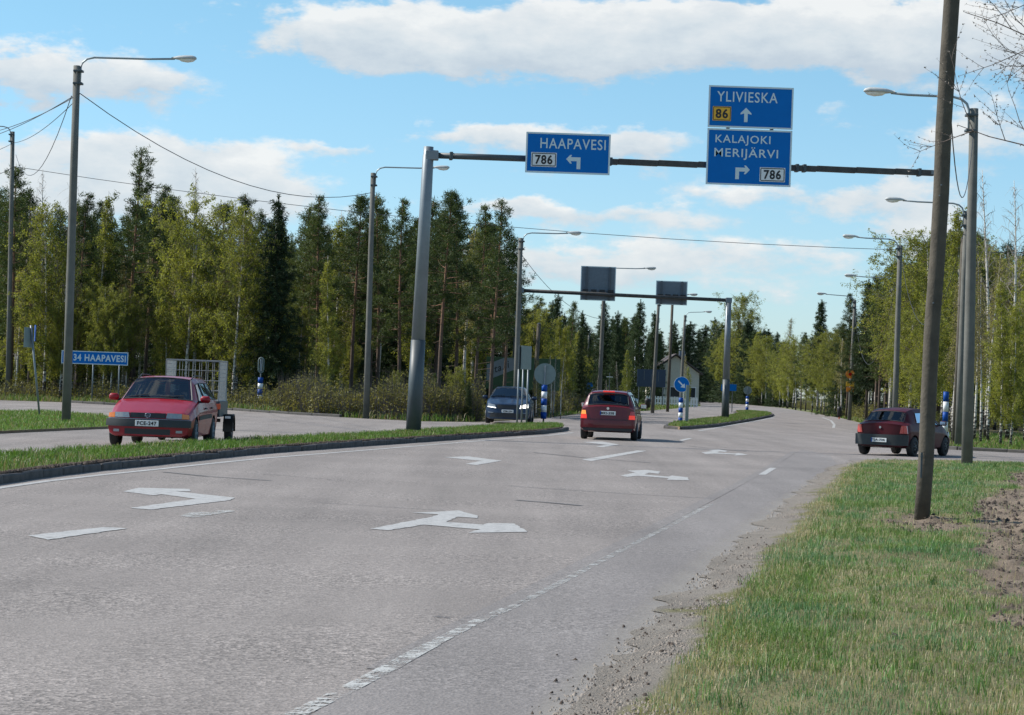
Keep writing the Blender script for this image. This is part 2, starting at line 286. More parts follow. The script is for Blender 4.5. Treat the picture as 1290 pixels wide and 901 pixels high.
class MB:
    """collects shapes for ONE mesh"""
    def __init__(s): s.v = []; s.f = []
    def add(s, vs, fs):
        n = len(s.v); s.v += [tuple(v) for v in vs]; s.f += [tuple(i+n for i in f) for f in fs]; return s
    def box(s, c, d, rz=0., bev=0.):
        x, y, z = d[0]/2, d[1]/2, d[2]/2
        if bev > 0:
            b = min(bev, x*.9, y*.9, z*.9); vs = []
            for sx_ in (-1, 1):
                for sy_ in (-1, 1):
                    for sz_ in (-1, 1):
                        vs += [(sx_*(x-b), sy_*(y-b), sz_*z), (sx_*(x-b), sy_*y, sz_*(z-b)), (sx_*x, sy_*(y-b), sz_*(z-b))]
            bm = bmesh.new()
            for v in vs: bm.verts.new(v)
            bmesh.ops.convex_hull(bm, input=bm.verts); bm.verts.index_update()
            vv = [v.co.copy() for v in bm.verts]; ff = [[v.index for v in f.verts] for f in bm.faces]; bm.free()
        else:
            vv = [Vector((a*x, b_*y, c_*z)) for a in (-1, 1) for b_ in (-1, 1) for c_ in (-1, 1)]
            ff = [(0, 1, 3, 2), (4, 6, 7, 5), (0, 4, 5, 1), (2, 3, 7, 6), (0, 2, 6, 4), (1, 5, 7, 3)]
        ca, sa = math.cos(rz), math.sin(rz)
        return s.add([(c[0]+v.x*ca-v.y*sa, c[1]+v.x*sa+v.y*ca, c[2]+v.z) for v in vv], ff)
    def tube(s, pts, rs, n=8, cap=True):
        pts = [Vector(p) for p in pts]
        if not isinstance(rs, (list, tuple)): rs = [rs]*len(pts)
        vs, fs = [], []
        up = Vector((0.123, .04, 1)).normalized()
        for i, p in enumerate(pts):
            t = (pts[min(i+1, len(pts)-1)]-pts[max(i-1, 0)]).normalized()
            a = t.cross(up if abs(t.dot(up)) < .95 else Vector((1, 0, 0))).normalized(); b = t.cross(a)
            for k in range(n):
                q = 2*math.pi*k/n; vs.append(p+(a*math.cos(q)+b*math.sin(q))*rs[i])
        for i in range(len(pts)-1):
            for k in range(n): fs.append((i*n+k, i*n+(k+1) % n, (i+1)*n+(k+1) % n, (i+1)*n+k))
        if cap: fs.append(tuple(range(n))[::-1]); fs.append(tuple((len(pts)-1)*n+k for k in range(n)))
        return s.add(vs, fs)
    def prism(s, poly, thick, frame=None):
        """poly in (a,b); extruded by thick along the third axis of frame(a,b,c)->Vector"""
        fr = frame or (lambda a, b, c: Vector((a, c, b)))
        n = len(poly); vs = [fr(a, b, 0) for a, b in poly]+[fr(a, b, thick) for a, b in poly]
        tri = geometry.tessellate_polygon([[Vector((a, b, 0)) for a, b in poly]])
        fs = [tuple(t) for t in tri]+[tuple(i+n for i in t[::-1]) for t in tri]+[(i, (i+1) % n, (i+1) % n+n, i+n) for i in range(n)]
        return s.add(vs, fs)
    def each(s, name, mat, parent=None, smooth=False):
        """one object per disconnected piece"""
        bm = bmesh.new(); vs = [bm.verts.new(v) for v in s.v]
        for f in s.f: bm.faces.new([vs[i] for i in f])
        seen = set(); bm.verts.index_update(); out_ = []
        for v in bm.verts:
            if v.index in seen: continue
            st = [v]; comp = []
            while st:
                q = st.pop()
                if q.index in seen: continue
                seen.add(q.index); comp.append(q.index); st += [e.other_vert(q) for e in q.link_edges]
            cs = set(comp); mp = {k: i for i, k in enumerate(comp)}; out_.append(mesh_obj(name, [s.v[k] for k in comp], [tuple(mp[i] for i in f) for f in s.f if f[0] in cs], mat, parent, smooth))
        bm.free(); return out_[0]
    def build(s, name, mat, parent=None, smooth=False): return mesh_obj(name, s.v, s.f, mat, parent, smooth)
def empty(name, loc, rz=0., label=None, cat=None, group=None):
    o = bpy.data.objects.new(name, None); COL.objects.link(o); o.location = loc; o.rotation_euler = (0, 0, rz); o.empty_display_size = .3
    return setp(o, label, cat, group)
def copy_tree(o, parent=None):
    c = o.copy(); COL.objects.link(c); c.parent = parent
    for ch in [q for q in o.children]: copy_tree(ch, c)
    return c
def smooth_angle(o, a=40):
    for p in o.data.polygons: p.use_smooth = True
    bm = bmesh.new(); bm.from_mesh(o.data)
    for e in bm.edges:
        if len(e.link_faces) == 2 and e.calc_face_angle(0) > rad(a): e.smooth = False
    bm.to_mesh(o.data); bm.free(); return o
def sheet(name, pts, z, mat, parent=None, kind='structure'):
    pts = [Vector((p[0], p[1], 0)) for p in pts]; tri = geometry.tessellate_polygon([pts])
    vs = [(p.x, p.y, z) for p in pts]; fs = []
    for t in tri:
        a, b, c = [pts[i] for i in t]
        fs.append(t if (b-a).cross(c-a).z > 0 else t[::-1])
    o = mesh_obj(name, vs, fs, mat, parent)
    if kind and parent is None: o['kind'] = kind
    return o
_perm = RNG.random((257, 257)).astype(np.float64)
def vnoise(x, y, s, seed=0):
    x = np.asarray(x)*s+seed*17.3; y = np.asarray(y)*s+seed*9.1
    xi = np.floor(x).astype(int); yi = np.floor(y).astype(int); fx = x-xi; fy = y-yi; fx = fx*fx*(3-2*fx); fy = fy*fy*(3-2*fy)
    g = lambda a, b: _perm[a % 256, b % 256]
    return (g(xi, yi)*(1-fx)+g(xi+1, yi)*fx)*(1-fy)+(g(xi, yi+1)*(1-fx)+g(xi+1, yi+1)*fx)*fy
def fbm(x, y, s, seed=0): return .5*vnoise(x, y, s, seed)+.3*vnoise(x, y, s*2.3, seed+1)+.2*vnoise(x, y, s*5.1, seed+2)
def inpoly(x, y, poly):
    r = np.zeros(np.shape(x), bool); n = len(poly)
    for i in range(n):
        x1, y1 = poly[i][0], poly[i][1]; x2, y2 = poly[(i+1) % n][0], poly[(i+1) % n][1]
        c = ((y1 > y) != (y2 > y)) & (x < (x2-x1)*(y-y1)/((y2-y1) if y2 != y1 else 1e-9)+x1); r ^= c
    return r
def px(lst, z=0.): return [G(a, b, z) for a, b in lst]

# ------------------------------------------------------------------ ground, roads, markings
g0 = mesh_obj('ground', [(-3000, -200, -.06), (3000, -200, -.06), (3000, 5000, -.06), (-3000, 5000, -.06)], [(0, 1, 2, 3)], M['ground']); g0['kind'] = 'structure'
e0, e1 = G(740, 901), G(850, 790)
RE = [e0+(e0-e1)*3.2]+px([(740, 901), (800, 842), (850, 790), (930, 706), (1000, 640), (1038, 604), (1056, 589), (1082, 582.5)])      # right edge of the paved surface
FAR_L = px([(735, 521), (690, 526.5), (640, 530), (600, 532), (530, 531), (460, 527.5), (380, 523), (290, 517), (230, 514), (150, 511), (80, 507), (0, 504.5), (-150, 498), (-400, 490)])
paved = RE+px([(1180, 581), (1290, 587), (1500, 599), (1500, 583), (1290, 571), (1185, 566), (1150, 556), (1115, 542), (1085, 533), (1060, 527), (1020, 519.5), (985, 514), (920, 508), (868, 504.5), (790, 501.5),
      (785, 503.5), (850, 506), (880, 509), (884, 511.5), (850, 515), (812, 518)])+FAR_L+[Vector((-70, -15, 0))]
sheet('road', paved, 0, M['asphalt'])
SEAM = px([(330, 940), (480, 846), (640, 766), (760, 704), (895, 634), (975, 588), (1010, 566)])
sh = [SEAM[0]+(SEAM[0]-SEAM[1])*1.2+Vector((0, 0, 0))]+SEAM+px([(1040, 560), (1075, 575), (1082, 581.5)])[0:0]+px([(1046, 574), (1056, 588)])+RE[::-1][2:]
sheet('road_shoulder', sh, .002, M['shoulder'])
fl = sheet('forest_floor', [v+Vector((0, .3, 0)) for v in FAR_L]+[Vector((-300, 90, 0)), Vector((-300, 900, 0)), Vector((30, 900, 0))], -.03, M['floor'])
sheet('forest_floor_right', px([(1085, 529), (1150, 543), (1190, 551), (1330, 552), (1600, 560)], -.03)+[Vector((300, 400, 0)), Vector((300, 1200, 0)), Vector((60, 1200, 0))]+px([(985, 512), (1040, 519)], -.03), -.03, M['floor'])

def mark(name, pts, mat='mark', z=.005):
    P = px(pts, z); out_ = []
    for a, b_ in zip(P, P[1:]+P[:1]):
        d = b_-a; n = max(1, int(d.length/.10)); nn = Vector((-d.y, d.x, 0)); nn = nn.normalized() if nn.length > 0 else nn
        out_.append(a)
        for k in range(1, n): out_.append(a+d*(k/n)+nn*random.uniform(-.014, .014))
    return sheet(name, out_, z, M[mat])
def strip_px(name, line, wd, mat, z=.005):
    P = px(line, z); L, R = [], []
    for i, p in enumerate(P):
        t = (P[min(i+1, len(P)-1)]-P[max(i-1, 0)]); t.z = 0; t.normalize(); nrm = Vector((-t.y, t.x, 0))*wd/2
        L.append(p+nrm); R.append(p-nrm)
    vs = L+R; n = len(P); o = mesh_obj(name, vs, [(i, i+n, i+n+1, i+1)[::-1] for i in range(n-1)], M[mat]); o['kind'] = 'structure'
    return o
mark('turn_arrow_marking', [(155, 619), (174, 614.5), (240, 616), (239, 619), (222, 619), (296, 627), (291, 630), (190, 642), (164, 640), (246, 628.5), (203, 622.5), (193, 624)])
mark('turn_arrow_marking', [(466, 666), (540, 652), (552, 648), (518, 646), (543, 645), (577, 643), (600, 649), (603, 653), (577, 651), (562, 657.5), (609, 661), (615, 659), (648, 659.5), (664, 670), (588, 671.5), (605, 667), (534, 661), (489, 668)])
mark('turn_arrow_marking', [(559, 576), (590, 575), (632, 580.5), (600, 586), (586, 584.5), (607, 580.5), (589, 579)])
mark('turn_arrow_marking', [(782, 599), (800, 595.5), (790, 593), (815, 592), (832, 594), (829, 597), (818, 595.5), (812, 598), (842, 600.5), (846, 599), (867, 601.5), (868, 605), (840, 604.5), (843, 602.5), (804, 599.5), (790, 601)])
mark('turn_arrow_marking', [(733, 557), (758, 556.2), (780, 560), (760, 563.5), (750, 562.8), (764, 560.5), (750, 558.8)])
mark('turn_arrow_marking', [(884, 570), (898, 568.2), (892, 567), (905, 566.3), (916, 568), (914, 569.5), (906, 568.8), (904, 570.2), (926, 571.5), (930, 570.6), (943, 573), (925, 574), (927, 572.6), (900, 571.5), (889, 572)])
mark('lane_dash', [(35, 674.5), (130, 664), (160, 665.5), (60, 680)])
mark('lane_dash', [(225, 650), (238, 646), (289, 642.5), (296, 644), (245, 652)], 'worn')
mark('lane_dash', [(733, 579), (803, 567.5), (815, 568), (745, 581)])
mark('lane_dash', [(855, 554.5), (868, 552), (872, 552.5), (860, 555.5)])
strip_px('left_edge_line', [(-420, 691), (-180, 644), (0, 614.5), (60, 606), (130, 598), (200, 591), (260, 584.5), (330, 577.5), (450, 568), (560, 559), (640, 552.5), (690, 548.8), (722, 545)], .13, 'mark')
strip_px('right_edge_line_worn', [(330, 921), (369, 901), (430, 872), (480, 846), (545, 811)], .10, 'worn')
strip_px('right_edge_line_worn', [(545, 811), (600, 783), (640, 766)], .085, 'worn')
strip_px('road_seam', [(480, 843), (560, 798), (640, 759), (760, 697), (895, 628), (960, 594), (1000, 569)], .16, 'shoulder', .0035)
strip_px('right_edge_line', [(640, 767), (700, 737), (760, 705), (830, 669)], .07, 'faint')
strip_px('right_edge_line', [(830, 669), (895, 635)], .09, 'faint')
strip_px('right_edge_line', [(960, 598), (974, 589.5)], .13, 'mark')
strip_px('side_edge_line', [(1050, 539), (1051, 535), (1047, 530), (1036, 526)], .14, 'mark')
strip_px('island_edge_line', [(880, 543), (920, 536), (960, 529), (975, 526)], .13, 'mark')
for ln, wd in (([(205, 594.5), (260, 600), (342, 605.5)], .06), ([(650, 630), (690, 633), (733, 637)], .07), ([(672, 570), (740, 577), (820, 583)], .06), ([(330, 552+45), (420, 604)], .02),
               ([(868, 515+47), (940, 569)], .04), ([(545, 776), (566, 778)], .02), ([(400, 633), (560, 643)], .02), ([(640, 612), (790, 622), (900, 628)], .03), ([(1000, 548), (1060, 551)], .06)):
    strip_px('dark_road_line', ln, wd, 'darkline', .0065)  # cracks and other thin dark lines laid over the asphalt
# pale dust along the paved edge
DU = px([(640, 940), (745, 800), (850, 700), (960, 640), (1030, 592), (1050, 586), (1040, 603), (1000, 640), (930, 706), (850, 790), (800, 842), (740, 901), (700, 945)], .008)
def dust():
    m, n, o = newmat('road_dust'); p = n.n('ShaderNodeBsdfPrincipled'); tr = n.n('ShaderNodeBsdfTransparent'); p.inputs['Base Color'].default_value = (.36, .335, .30, 1); p.inputs['Roughness'].default_value = .95
    g = n.n('ShaderNodeNewGeometry').outputs['Position']; mp = n.n('ShaderNodeMapping'); n.l(g, mp.inputs[0]); mp.inputs['Rotation'].default_value = (0, 0, rad(9)); mp.inputs['Scale'].default_value = (1, .25, 1)
    f = n.m('ADD', n.m('MULTIPLY', n.noise(mp.outputs[0], 2.6, 5, .65), .7), n.m('MULTIPLY', n.noise(g, 40, 3, .7), .3)); a = n.n('ShaderNodeAttribute', attribute_name='tint'); sp_ = n.n('ShaderNodeSeparateXYZ'); n.l(a.outputs['Vector'], sp_.inputs[0])
    al = n.m('MULTIPLY', n.remap(n.m('ADD', f, n.m('MULTIPLY', sp_.outputs[0], .5)), .45, 1.0), .8)
    mxx = n.n('ShaderNodeMixShader'); n.l(n.m('MULTIPLY', al, n.remap(sp_.outputs[0], 0, .25)), mxx.inputs[0]); n.l(tr.outputs[0], mxx.inputs[1]); n.l(p.outputs[0], mxx.inputs[2]); n.l(mxx.outputs[0], o.inputs[0])
    inn = px([(560, 990), (655, 901), (740, 812), (815, 740), (905, 672), (975, 626), (1030, 596)]); out_ = px([(665, 990), (740, 901), (800, 842), (850, 790), (930, 706), (1000, 640), (1040, 602)]); vs, fs, tt = [], [], []
    for i, (a_, b_) in enumerate(zip(inn, out_)):
        for k in range(9): q = a_.lerp(b_, k/8); vs.append((q.x, q.y, .0038)); tt.append((k/8, 0, 0))
    for i in range(len(inn)-1):
        for k in range(8): fs.append((i*9+k, i*9+k+1, (i+1)*9+k+1, (i+1)*9+k))
    o_ = mesh_obj('road_dust', vs, fs, m, tint=np.array(tt)); o_['kind'] = 'structure'
dust()

# kerbs, islands
def outline_obj(name, pts, z, mat, crown=.05, step=.9):
    P = [Vector((p.x, p.y)) for p in pts]; xs = [p.x for p in P]; ys = [p.y for p in P]
    bm = bmesh.new(); vs = [bm.verts.new((p.x, p.y, z)) for p in P]; f = bm.faces.new(vs)
    if f.normal.z < 0: f.normal_flip()
    bmesh.ops.triangulate(bm, faces=bm.faces[:])
    me = bpy.data.meshes.new(name); bm.to_mesh(me); bm.free(); me.materials.append(mat)
    o = bpy.data.objects.new(name, me); COL.objects.link(o); return o
kerb_mesh = None
def kerb(name, line, h=.13, closed=False, L=1.0, mat='kerb', thick=.13):
    root = empty(name, (line[0].x, line[0].y, 0)); root['kind'] = 'structure'
    pts = [Vector((p.x, p.y, 0)) for p in line]+([Vector((line[0].x, line[0].y, 0))] if closed else [])
    seg = [0.]
    for a, b in zip(pts, pts[1:]): seg.append(seg[-1]+(b-a).length)
    n = max(1, int(seg[-1]/L)); 
    def pos(s):
        for i in range(len(seg)-1):
            if s <= seg[i+1]+1e-6: return pts[i].lerp(pts[i+1], (s-seg[i])/max(1e-6, seg[i+1]-seg[i]))
        return pts[-1]
    base = None
    for k in range(n):
        a, b = pos(seg[-1]*k/n), pos(seg[-1]*(k+1)/n); d = b-a; ln = d.length-.012
        if base is None or True:
            if k == 0:
                o = MB().box((0, 0, 0), (1, thick, h+.06), bev=.02).build('kerb_stone', M[mat]); base = o; dat = o.data
            else: o = bpy.data.objects.new('kerb_stone', dat); COL.objects.link(o)
        o.parent = root; mid = (a+b)/2
        o.location = (mid.x-root.location.x+random.uniform(-.015, .015), mid.y-root.location.y, (h-.06)/2+random.uniform(-.018, .012)); o.rotation_euler = (random.uniform(-.08, .08), random.uniform(-.015, .015), math.atan2(d.y, d.x)+random.uniform(-.012, .012)); o.scale = (ln, 1, 1)
    return root
def inset(pts, d):
    n = len(pts); c = sum(((a.x*b.y-b.x*a.y) for a, b in zip(pts, pts[1:]+pts[:1])))
    sg = 1 if c > 0 else -1; out_ = []
    for i in range(n):
        a, b, e = pts[i-1], pts[i], pts[(i+1) % n]; t = Vector(((e-a).x, (e-a).y)); t.normalize(); out_.append(Vector((b.x-t.y*d*sg, b.y+t.x*d*sg, b.z)))
    return out_
I1 = px([(-420, 682), (-180, 637), (0, 609), (60, 600.5), (130, 592), (200, 585), (260, 578.5), (330, 571.5), (450, 562.5), (560, 555), (640, 549.5), (680, 547), (706, 544)])+px([(714, 542), (712, 540), (700, 538.5), (670, 538.5), (640, 540), (600, 543), (500, 550), (400, 556), (300, 562), (200, 568.5), (100, 575), (0, 581), (-180, 594), (-420, 615)])
I2 = px([(838, 540), (860, 541.5), (900, 538), (940, 531.5), (970, 525.5), (974, 523.5), (968, 521.5), (945, 519.5), (925, 520), (930, 523), (905, 528.5), (870, 533), (845, 536.5)])
LG = px([(-500, 522), (-120, 520), (60, 521), (128, 526), (150, 533), (140, 540), (60, 543.5), (-120, 552), (-500, 571)])
for nm, pl in (('traffic_island', I1), ('far_traffic_island', I2), ('left_grass_plot', LG)):
    hgt = .13 if nm != 'left_grass_plot' else .06
    ob = outline_obj(nm, inset(pl, .12) if nm != 'left_grass_plot' else pl, hgt, M['turf']); ob['kind'] = 'structure'
    # sides of the bed
    P = [p.copy() for p in (inset(pl, .125) if nm != 'left_grass_plot' else pl)]
    vs = [(p.x, p.y, -.02) for p in P]+[(p.x, p.y, hgt-.004) for p in P]; n = len(P)
    so_ = mesh_obj(nm+'_side', vs, [(i, (i+1) % n, (i+1) % n+n, i+n) for i in range(n)], M['soil']); so_['kind'] = 'structure'
kerb('island_kerb', I1[:14], .115); kerb('far_island_kerb', I2, .12, closed=True, L=1.4)
kerb('side_road_kerb', px([(1500, 582.6), (1290, 570.7), (1185, 565.7), (1150, 555.7)]), .10, L=1.6)
kerb('left_road_kerb', px([(430, 525.5), (380, 522.7), (290, 516.7), (230, 513.7), (150, 510.7), (80, 506.7)]), .10, L=2.0)

# right-hand verge: soil sheet with relief
ey = [p.y for p in RE]; ex = [p.x for p in RE]
def xr(y): return np.interp(y, ey, ex)
VY = np.concatenate([np.arange(-3, 12, .5), np.arange(12, 30, .14), np.arange(30, 54.4, .25)]); NV = 110
T = np.concatenate([np.linspace(0, 1, 80)**1.0*6.0, 6+np.linspace(.3, 30, NV-80)])
YY, TT = np.meshgrid(VY, T, indexing='ij'); XX = xr(YY)+TT
BARE = [[(p.x, p.y) for p in px(q)] for q in ([(1310, 592), (1262, 606), (1275, 622), (1215, 640), (1232, 668), (1238, 720), (1262, 770), (1268, 806), (1400, 830), (1500, 640)],
        [(1095, 660), (1140, 654), (1205, 662), (1212, 673), (1150, 676)], [(1130, 576), (1165, 572), (1180, 580), (1150, 585), (1128, 582)])]
GREEN = [[(p.x, p.y) for p in px(q)] for q in ([(885, 760), (960, 700), (1045, 700), (1062, 780), (1010, 860), (900, 870), (860, 840)], [(1085, 590), (1300, 590), (1215, 640), (1235, 672), (1190, 650), (1090, 652), (1040, 665)], [(1050, 665), (1240, 700), (1190, 722), (1080, 700)])]
def zones(x, y):
    t = x-xr(y); jx = (fbm(x, y, 1.3, 3)-.5)*.9; jy = (fbm(x, y, 1.1, 6)-.5)*1.6
    bare = np.zeros(np.shape(x), bool)
    for p in BARE: bare |= inpoly(x+jx, y+jy, p)
    gr = np.zeros(np.shape(x), bool)
    for p in GREEN: gr |= inpoly(x+jx*1.3, y+jy*1.5, p)
    gw = .12+.20*fbm(x, y, 2.2, 8)+.012*np.clip(30-y, 0, 20)*0+(fbm(x, y, .35, 5)-.5)*.5     # width of the gravel shoulder
    return t, bare, gr, gw
t_, bare_, gr_, gw_ = zones(XX, YY)
ZZ = .006+.09*(1-np.exp(-TT/1.1))+(fbm(XX, YY, 1.6, 1)-.5)*.09*np.clip(TT/.5, 0, 1)+np.where(bare_, -.02+.16*(fbm(XX, YY, 4.2, 2)-.5), 0)+.02*(fbm(XX, YY, 9, 4)-.5)*np.clip(TT*4, 0, 1)
ZZ[:, 0] = .0095; XX = XX-(.10+.45*(fbm(XX*0, YY, .8, 71)-.35)+.25*(fbm(XX*0, YY, 3.5, 72)-.5))*np.exp(-TT/.25)
def smoothmask(b): return b.astype(float)
nz = fbm(XX, YY, 3.1, 11)[..., None]; nz2 = fbm(XX, YY, .9, 12)[..., None]
c_grav = np.array([.23, .205, .175])*(.75+.5*nz); c_soil = np.array([.20, .158, .118])*(.5+1.0*nz); c_turf = np.array([.20, .17, .095])*(.7+.6*nz)*(1-.3*nz2)+np.array([.0, .015, 0])
c = np.where((t_ < gw_)[..., None], c_grav, np.where(bare_[..., None], c_soil, c_turf))
n1, n2 = XX.shape; idx = np.arange(n1*n2).reshape(n1, n2)
fq = np.stack([idx[:-1, :-1], idx[:-1, 1:], idx[1:, 1:], idx[1:, :-1]], -1).reshape(-1, 4)
vg = mesh_obj('verge_ground', np.stack([XX, YY, ZZ], -1).reshape(-1, 3), fq, M['verge'], smooth=True, tint=c.reshape(-1, 3)); vg['kind'] = 'structure'
def zv(x, y):
    t, b, g, gw = zones(x, y)
    return .006+.09*(1-np.exp(-t/1.1))+(fbm(x, y, 1.6, 1)-.5)*.09*np.clip(t/.5, 0, 1)+np.where(b, -.02+.16*(fbm(x, y, 4.2, 2)-.5), 0)

# grass blades: bent, three-pointed
def blades(name, x, y, z, h, wd, tint, lean=.5, label=None):
    n = len(x); a = RNG.random(n)*2*math.pi; la = RNG.random(n)*2*math.pi; ll = h*lean*RNG.random(n)
    sx_, sy_ = np.cos(a)*wd/2, np.sin(a)*wd/2; lx, ly = np.cos(la)*ll, np.sin(la)*ll
    V = np.zeros((n, 5, 3)); V[:, 0] = np.stack([x-sx_, y-sy_, z-.01], -1); V[:, 1] = np.stack([x+sx_, y+sy_, z-.01], -1)
    V[:, 2] = np.stack([x+sx_*.7+lx*.35, y+sy_*.7+ly*.35, z+h*.6], -1); V[:, 3] = np.stack([x-sx_*.7+lx*.35, y-sy_*.7+ly*.35, z+h*.6], -1)
    V[:, 4] = np.stack([x+lx, y+ly, z+h*(1-.25*lean)], -1)
    b = np.arange(n)*5; Ft = np.concatenate([np.stack([b, b+1, b+2], -1), np.stack([b, b+2, b+3], -1), np.stack([b+3, b+2, b+4], -1)])
    o = mesh_obj(name, V.reshape(-1, 3), Ft, M['blades'], tint=np.repeat(tint, 5, axis=0)); setp(o, label, 'grass', None, 'stuff'); return o
bx, by = [], []
for y0, y1, dn in ((9.5, 14, 4200), (14, 18, 3200), (18, 24, 2200), (24, 32, 1300), (32, 42, 800), (42, 54.2, 520)):
    xa, xb = xr(y0)+.1, .2224*y1+2.2; n = int((xb-xa)*(y1-y0)*dn); xx = RNG.uniform(xa, xb, n); yy = RNG.uniform(y0, y1, n)
    t, b, gr, gw = zones(xx, yy); dens = np.where(gr, .95, .62)*np.where(b, .05, 1)*np.clip((t-gw*.75)/.25, .0, 1)*(.35+.9*fbm(xx, yy, 2.5, 21))
    k = (RNG.random(n) < dens) & (t > .1); bx.append(xx[k]); by.append(yy[k])
bx = np.concatenate(bx); by = np.concatenate(by); t, b, gr, gw = zones(bx, by); n = len(bx)
straw = np.clip(np.where(gr, .10, .42)+.9*(fbm(bx, by, 1.7, 31)-.5)+np.where(t < gw+.35, .35, 0), 0, 1); isst = RNG.random(n) < straw
u = RNG.random(n)[:, None]
cg = np.array([.098, .170, .046])*(1-u)+np.array([.185, .285, .085])*u; cool = (fbm(bx, by, .8, 33) > .5)[:, None]
cg = np.where(cool, cg*np.array([.85, 1.0, 1.45]), cg)
cs = np.array([.28, .24, .13])*(1-u)+np.array([.50, .44, .27])*u
tint = np.where(isst[:, None], cs, cg); hh = np.where(gr, .062, .038)*(.5+RNG.random(n)*1.0)*np.where(t < gw+.5, 1.35, 1)*(.6+.8*fbm(bx, by, 1.3, 35)); hh = np.where(isst, hh*.85, hh)
wid = .0028+.00010*by
blades('verge_grass', bx, by, zv(bx, by), hh, wid, tint, 1.1, 'mixed green and straw-coloured grass on the right-hand verge')
m_ = 5000; yy = 10+RNG.random(m_)**1.2*40; xx = xr(yy)+.35+RNG.random(m_)*(.2224*yy+2-xr(yy)); kk = RNG.random(m_) < np.clip(1.3-.35*(xx-xr(yy)), .25, 1); xx, yy = xx[kk], yy[kk]
blades('dry_stalks', xx, yy, zv(xx, yy), .07+.10*RNG.random(len(xx)), .0022+.00006*yy, np.tile([.46, .40, .25], (len(xx), 1))*(.7+.5*RNG.random((len(xx), 1))), .9, 'pale dry stalks standing in the verge grass')
m_ = 900; ty = 10+RNG.random(m_)**1.1*42; tx = xr(ty)+.5+RNG.random(m_)*(.2224*ty+1.5-xr(ty)); t, b, gr, gw = zones(tx, ty); kk = ~b & (fbm(tx, ty, 1.9, 81) > .42); tx, ty = tx[kk], ty[kk]; xx = np.repeat(tx, 16)+RNG.normal(0, .035, len(tx)*16); yy = np.repeat(ty, 16)+RNG.normal(0, .035, len(tx)*16)
blades('grass_tufts', xx, yy, zv(xx, yy), np.repeat(.05+.07*RNG.random(len(tx)), 16)*(.6+.6*RNG.random(len(xx))), .004+.00012*yy, np.repeat(np.array([.10, .19, .05])*(.7+.9*RNG.random((len(tx), 1))), 16, axis=0), .9, 'fresh green tufts among the verge grass')
def area_grass(name, poly, z, dens, h, w_, label, strawy=.2, bright=1.0, green=(.105, .185, .035)):
    P = [(p.x, p.y) for p in poly]; xs = [p[0] for p in P]; ys = [p[1] for p in P]
    n = int((max(xs)-min(xs))*(max(ys)-min(ys))*dens); x = RNG.uniform(min(xs), max(xs), n); y = RNG.uniform(min(ys), max(ys), n)
    k = inpoly(x, y, P) & (np.abs(x) < .24*y+2.5) & (RNG.random(n) < .45+.9*fbm(x, y, 2., 41)); x, y = x[k], y[k]; n = len(x); u = RNG.random(n)[:, None]
    c = np.array(green)*(.7+.7*u)*bright; c = c*(1+.5*(fbm(x, y, 1.5, 44)[:, None]-.5)); st = (RNG.random(n) < np.clip(strawy+(fbm(x, y, 1.0, 45)-.5)*.9, 0, 1))[:, None]
    c = np.where(st, np.array([.25, .21, .11])*(.6+.7*u), c)
    return blades(name, x, y, np.full(n, z), h*(.5+RNG.random(n))*(.5+fbm(x, y, 1.1, 47)), np.full(n, w_), c, .9, label)
area_grass('island_grass', inset(I1, .10), .13, 420, .10, .011, 'green grass growing over the kerb of the near traffic island', .15)
area_grass('island_grass', inset(I2, .12), .13, 160, .11, .02, 'short grass on the far traffic island below the gantry post', .25)
area_grass('plot_grass', LG, .06, 170, .10, .014, 'bright grass round the foot of the left lamp post', .2, 1.15)
RG = px([(1500, 582), (1290, 570), (1185, 565), (1150, 553), (1190, 545), (1300, 546), (1500, 556)]); 
area_grass('roadside_grass', RG, -.05, 55, .14, .028, 'grass under the birches beyond the side road', .3)
area_grass('roadside_grass', px([(1085, 532), (1060, 526), (1020, 518.5), (1030, 516), (1090, 525), (1120, 534), (1115, 541)]), -.04, 40, .2, .04, 'rough grass strip below the right-hand trees', .45)
area_grass('roadside_grass', px([(812, 517), (850, 514), (882, 511), (878, 509), (850, 506.5), (700, 507), (690, 526), (735, 520)]), -.04, 12, .22, .06, 'grass plot between the far road arms', .35)
area_grass('roadside_grass', px([(-150, 497), (0, 503.5), (80, 506), (150, 510), (230, 513), (290, 516), (380, 522), (460, 526.5), (530, 530), (600, 531), (600, 528), (460, 523), (290, 512), (80, 503), (-150, 494)]), -.04, 40, .3, .03, 'tall grass fringe along the edge of the left forest', .4)

# gravel, clods and small stones
def stones(name, x, y, z, r, mat, label):
    n = len(x); base = np.array([(1, 0, -.35), (-.5, .87, -.35), (-.5, -.87, -.35), (.3, .3, .7), (-.45, -.1, .55)]); V = base[None]*r[:, None, None]*(.6+.8*RNG.random((n, 5, 3)))
    a = RNG.random(n)*6.28; ca, sa = np.cos(a)[:, None], np.sin(a)[:, None]; X = V[..., 0]*ca-V[..., 1]*sa; Y = V[..., 0]*sa+V[..., 1]*ca
    V = np.stack([X+x[:, None], Y+y[:, None], V[..., 2]+z[:, None]], -1).reshape(-1, 3); b = (np.arange(n)*5)[:, None]
    Ft = np.concatenate([b+np.array([q]) for q in ((0, 1, 3), (1, 4, 3), (1, 2, 4), (2, 0, 3), (2, 3, 4))]); o = mesh_obj(name, V, Ft, mat); setp(o, label, 'gravel', None, 'stuff')
n = 26000; y = 9.5+RNG.random(n)**1.3*40; x = xr(y)+np.abs(RNG.normal(.0, .30, n))-.10+.25*(RNG.random(n)-.5); stones('gravel', x, y, np.where(x > xr(y), .012+.03*np.clip(x-xr(y), 0, 1), .006), .004+.011*RNG.random(n)**3, M['gravel'], 'loose gravel along the edge of the asphalt')
